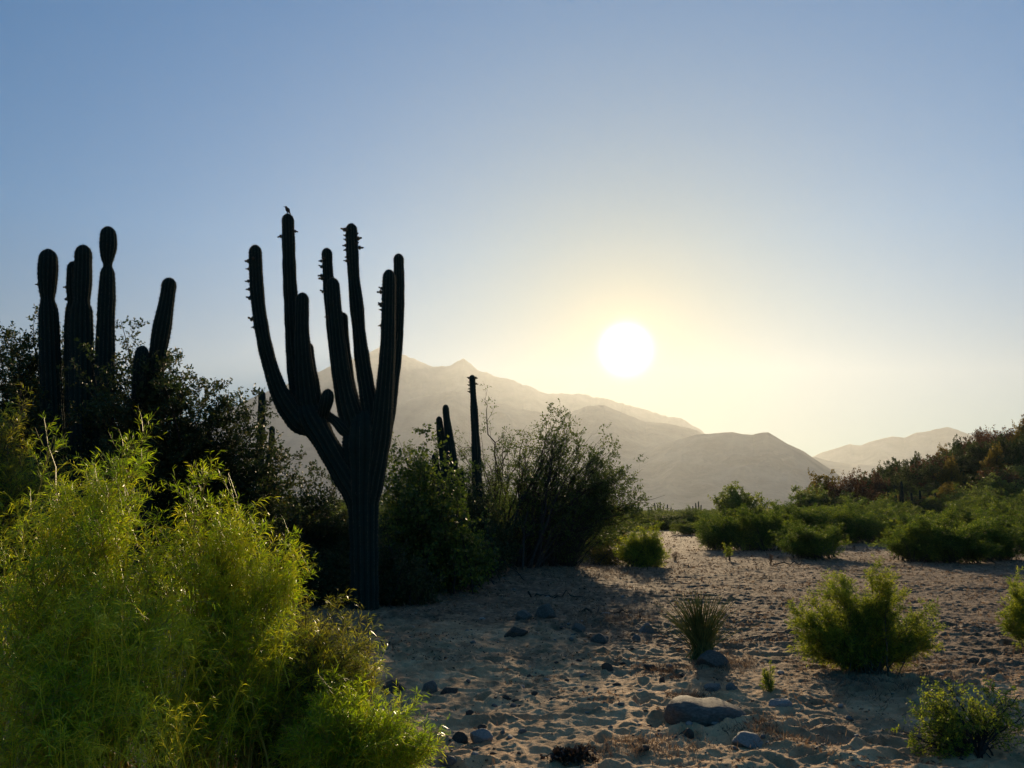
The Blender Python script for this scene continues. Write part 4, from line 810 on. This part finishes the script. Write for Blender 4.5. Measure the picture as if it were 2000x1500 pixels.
rock(1294, 1322, 1336, 16, 'little dark stone below the reed tuft', 25, STONE_D, sub=3)
rock(1243, 1240, 1254, 18, 'little stone left of the dead upright twig', 26, STONE, sub=3)
RM = [rock_mesh(60 + k, 2) for k in range(5)]
for k, m_ in enumerate(RM): m_.materials.append([STONE, STONE_D, STONE, STONE_P, STONE_D][k])
rs = np.random.default_rng(99); c_ = 0
while c_ < 130:
    if c_ < 70: px, py = rs.uniform(860, 1350), rs.uniform(1130, 1480)
    else: px, py = rs.uniform(820, 1990), rs.uniform(1100, 1495)
    g_ = G(px, py); s_ = rs.uniform(.012, .035) * (g_[1] / 6) ** .5; k = rs.integers(0, 5)
    o_ = bpy.data.objects.new('stone', RM[k]); o_.scale = (s_ * rs.uniform(1, 1.7), s_, s_ * rs.uniform(.5, .8)); o_.rotation_euler = (0, 0, rs.uniform(0, 6))
    o_.location = (g_[0], g_[1], hz(g_[0], g_[1]) + s_ * .2)
    dk = k in (1, 4); zo = ('near the bottom edge' if py > 1400 else 'level with the boulder' if py > 1320 else 'level with the reed tuft' if py > 1230 else 'in the far part') + ' ' + ['by the left bushes', 'by the shaded stone group', 'around the reed tuft', 'under the nearest plume bush', 'toward the right edge'][int(np.searchsorted([940, 1200, 1480, 1760], px))]
    tag(link(o_), ('tiny dark' if dk else 'tiny grey') + ' stone on the sand ' + zo, 'stone', 'tiny dark stones on the sand' if dk else 'tiny grey stones on the sand'); c_ += 1
# dry litter
def litter():
    rng = np.random.default_rng(123); n = 110000
    az = rng.uniform(R(-24), R(38), n); r = 4.6 * (60 / 4.6) ** rng.random(n); x = r * np.sin(az); y = r * np.cos(az)
    den = fbm(x / .9, y / .9, 3, 60) + .35 * sm(6, 13, y + .45 * x) - .15; k = rng.random(n) < np.clip(den * 2.2, .015, 1); x, y, r = x[k], y[k], r[k]
    p = np.stack([x, y, H(x, y) + .004], -1); d = rng.normal(size=p.shape); d[:, 2] = np.abs(d[:, 2]) * .45; d = nrm(d); sz = rng.uniform(.5, 1.5, len(p)) * (.022 + .0022 * r)
    g = Geo(); blades(g, p, d, nrm(rng.normal(size=p.shape)), sz, sz * rng.uniform(.15, .5, len(p)), rng)
    tag(obj('dry_litter', g.mesh('dry_litter'), DRY), 'dry leaf and twig litter strewn over the sand', kind='stuff')
litter()
def grass():
    rng = np.random.default_rng(124); g = Geo()
    c = []
    for px, py, n, s in [(1190, 1125, 160, 40), (1100, 1120, 220, 60), (960, 1105, 160, 40), (1340, 1370, 60, 20), (1290, 1310, 60, 30), (1500, 1440, 90, 50), (1420, 1300, 90, 30), (1250, 1470, 100, 60), (1700, 1330, 160, 110), (1200, 1210, 160, 60), (1800, 1340, 120, 90)]:
        for _ in range(n): c.append(G(rng.normal(px, s), rng.normal(py, s * .22)))
    c = np.array(c); c = np.repeat(c, 6, 0) + np.c_[rng.normal(size=(len(c) * 6, 2)) * .03, np.zeros(len(c) * 6)]; c[:, 2] = H(c[:, 0], c[:, 1])
    d = rng.normal(size=c.shape) * .5; d[:, 2] = 1; d = nrm(d); blades(g, c, d, nrm(rng.normal(size=c.shape)), rng.uniform(.03, .11, len(c)), .004 + .0003 * c[:, 1], rng, bend=.2, base=.2)
    tag(obj('dry_grass', g.mesh('dry_grass'), DRY), 'short dry grass in patches on the sand', kind='stuff')
grass()

def dead_wood():
    rng = np.random.default_rng(8); b = G(1120, 1494); b[2] = hz(b[0], b[1])
    root = thing('dead_plant', 'dark withered flattened plant lying at the bottom edge of the sand', 'dead plant', b); n = 90
    a = rng.uniform(0, 6.28, n); tg = b + np.c_[np.cos(a) * rng.uniform(.05, .2, n), np.sin(a) * rng.uniform(.03, .12, n), rng.uniform(.0, .03, n)]
    Pm = bez(np.repeat(b[None], n, 0), b + (tg - b) * .5 + [0, 0, .05], tg, 7, rng, .05); g = Geo(); tubes(g, Pm, np.full((n, 7), .0025), 4); obj('stems', g.mesh('stems', b), BARK_D, root)
    f = Geo(); leaves_on(f, Pm, 12, .2, .03, .018, 1.2, rng); obj('withered_leaves', f.mesh('withered_leaves', b), LF_WITH, root)
    for px, py, L_, lab, sd in [(1085, 1172, 1.0, 'dead fallen branch lying on the shaded sand below the spiky tree', 3), (1180, 1200, .8, 'crooked dead stick on the sand right of the shaded stone group', 4), (1540, 1105, .9, 'thin dead stick on the open sand before the compact forward bush', 5)]:
        r2 = np.random.default_rng(sd); b = G(px, py); b[2] = hz(b[0], b[1]) + .03
        t = np.linspace(-.5, .5, 14); pp = b + np.c_[t * L_, .12 * np.sin(t * 4 + sd), .03 + .03 * r2.normal(size=14)]; g = Geo(); R_ = np.linspace(.022, .008, 14)[None]
        tubes(g, pp[None], R_, 7); P2, R2 = grow(pp[None], R_, 7, .2, 1, .22, .7, .2, .12, 6, r2); tubes(g, P2, R2, 5)
        tag(obj('dead_branch', g.mesh('dead_branch', b), BARK, None, b), lab, 'dead branch')
LF_WITH = leaf_mat('withered_leaf', [(.1, (.02, .012, .008)), (.6, (.06, .035, .02)), (1, (.14, .08, .04))], .2, (1, 1, 1), 1)
dead_wood()

def gravel():
    rng = np.random.default_rng(31); n = 26000; az = rng.uniform(R(-20), R(40), n); r = 4.6 * (26 / 4.6) ** rng.random(n); x = r * np.sin(az); y = r * np.cos(az)
    k = rng.random(n) < np.clip(fbm(x / 1.3, y / 1.3, 3, 80) * 2.4 + .12, .03, 1); x, y, r = x[k], y[k], r[k]; n = len(x)
    c = np.array([[i, j, l] for l in (-1, 1) for j in (-1, 1) for i in (-1, 1)], float); c = nrm(c)
    V = c[None] * rng.uniform(.6, 1.2, (n, 8, 1)); a = rng.uniform(0, 6.28, n); V[..., 2] *= .6
    X = V[..., 0] * np.cos(a)[:, None] - V[..., 1] * np.sin(a)[:, None]; Yv = V[..., 0] * np.sin(a)[:, None] + V[..., 1] * np.cos(a)[:, None]
    sz = np.minimum(.004 + rng.exponential(.0035, n), .018) * (r / 6) ** .5
    V = np.stack([X, Yv, V[..., 2]], -1) * sz[:, None, None] + np.stack([x, y, H(x, y) + sz * .25], -1)[:, None]
    f = np.array([[0, 2, 3, 1], [4, 5, 7, 6], [0, 1, 5, 4], [2, 6, 7, 3], [0, 4, 6, 2], [1, 3, 7, 5]]); Q = (np.arange(n) * 8)[:, None, None] + f[None]
    tag(obj('gravel', mesh('gravel', V.reshape(-1, 3), Q, np.repeat(rng.random(n), 8)), GRAVEL), 'loose gravel and grit strewn over the sand', kind='stuff')
GRAVEL = leaf_mat('gravel', [(.1, (.05, .04, .03)), (.5, (.18, .13, .09)), (.9, (.42, .34, .26))], 0, (1, 1, 1), 1, .85, .3, 20)
gravel()
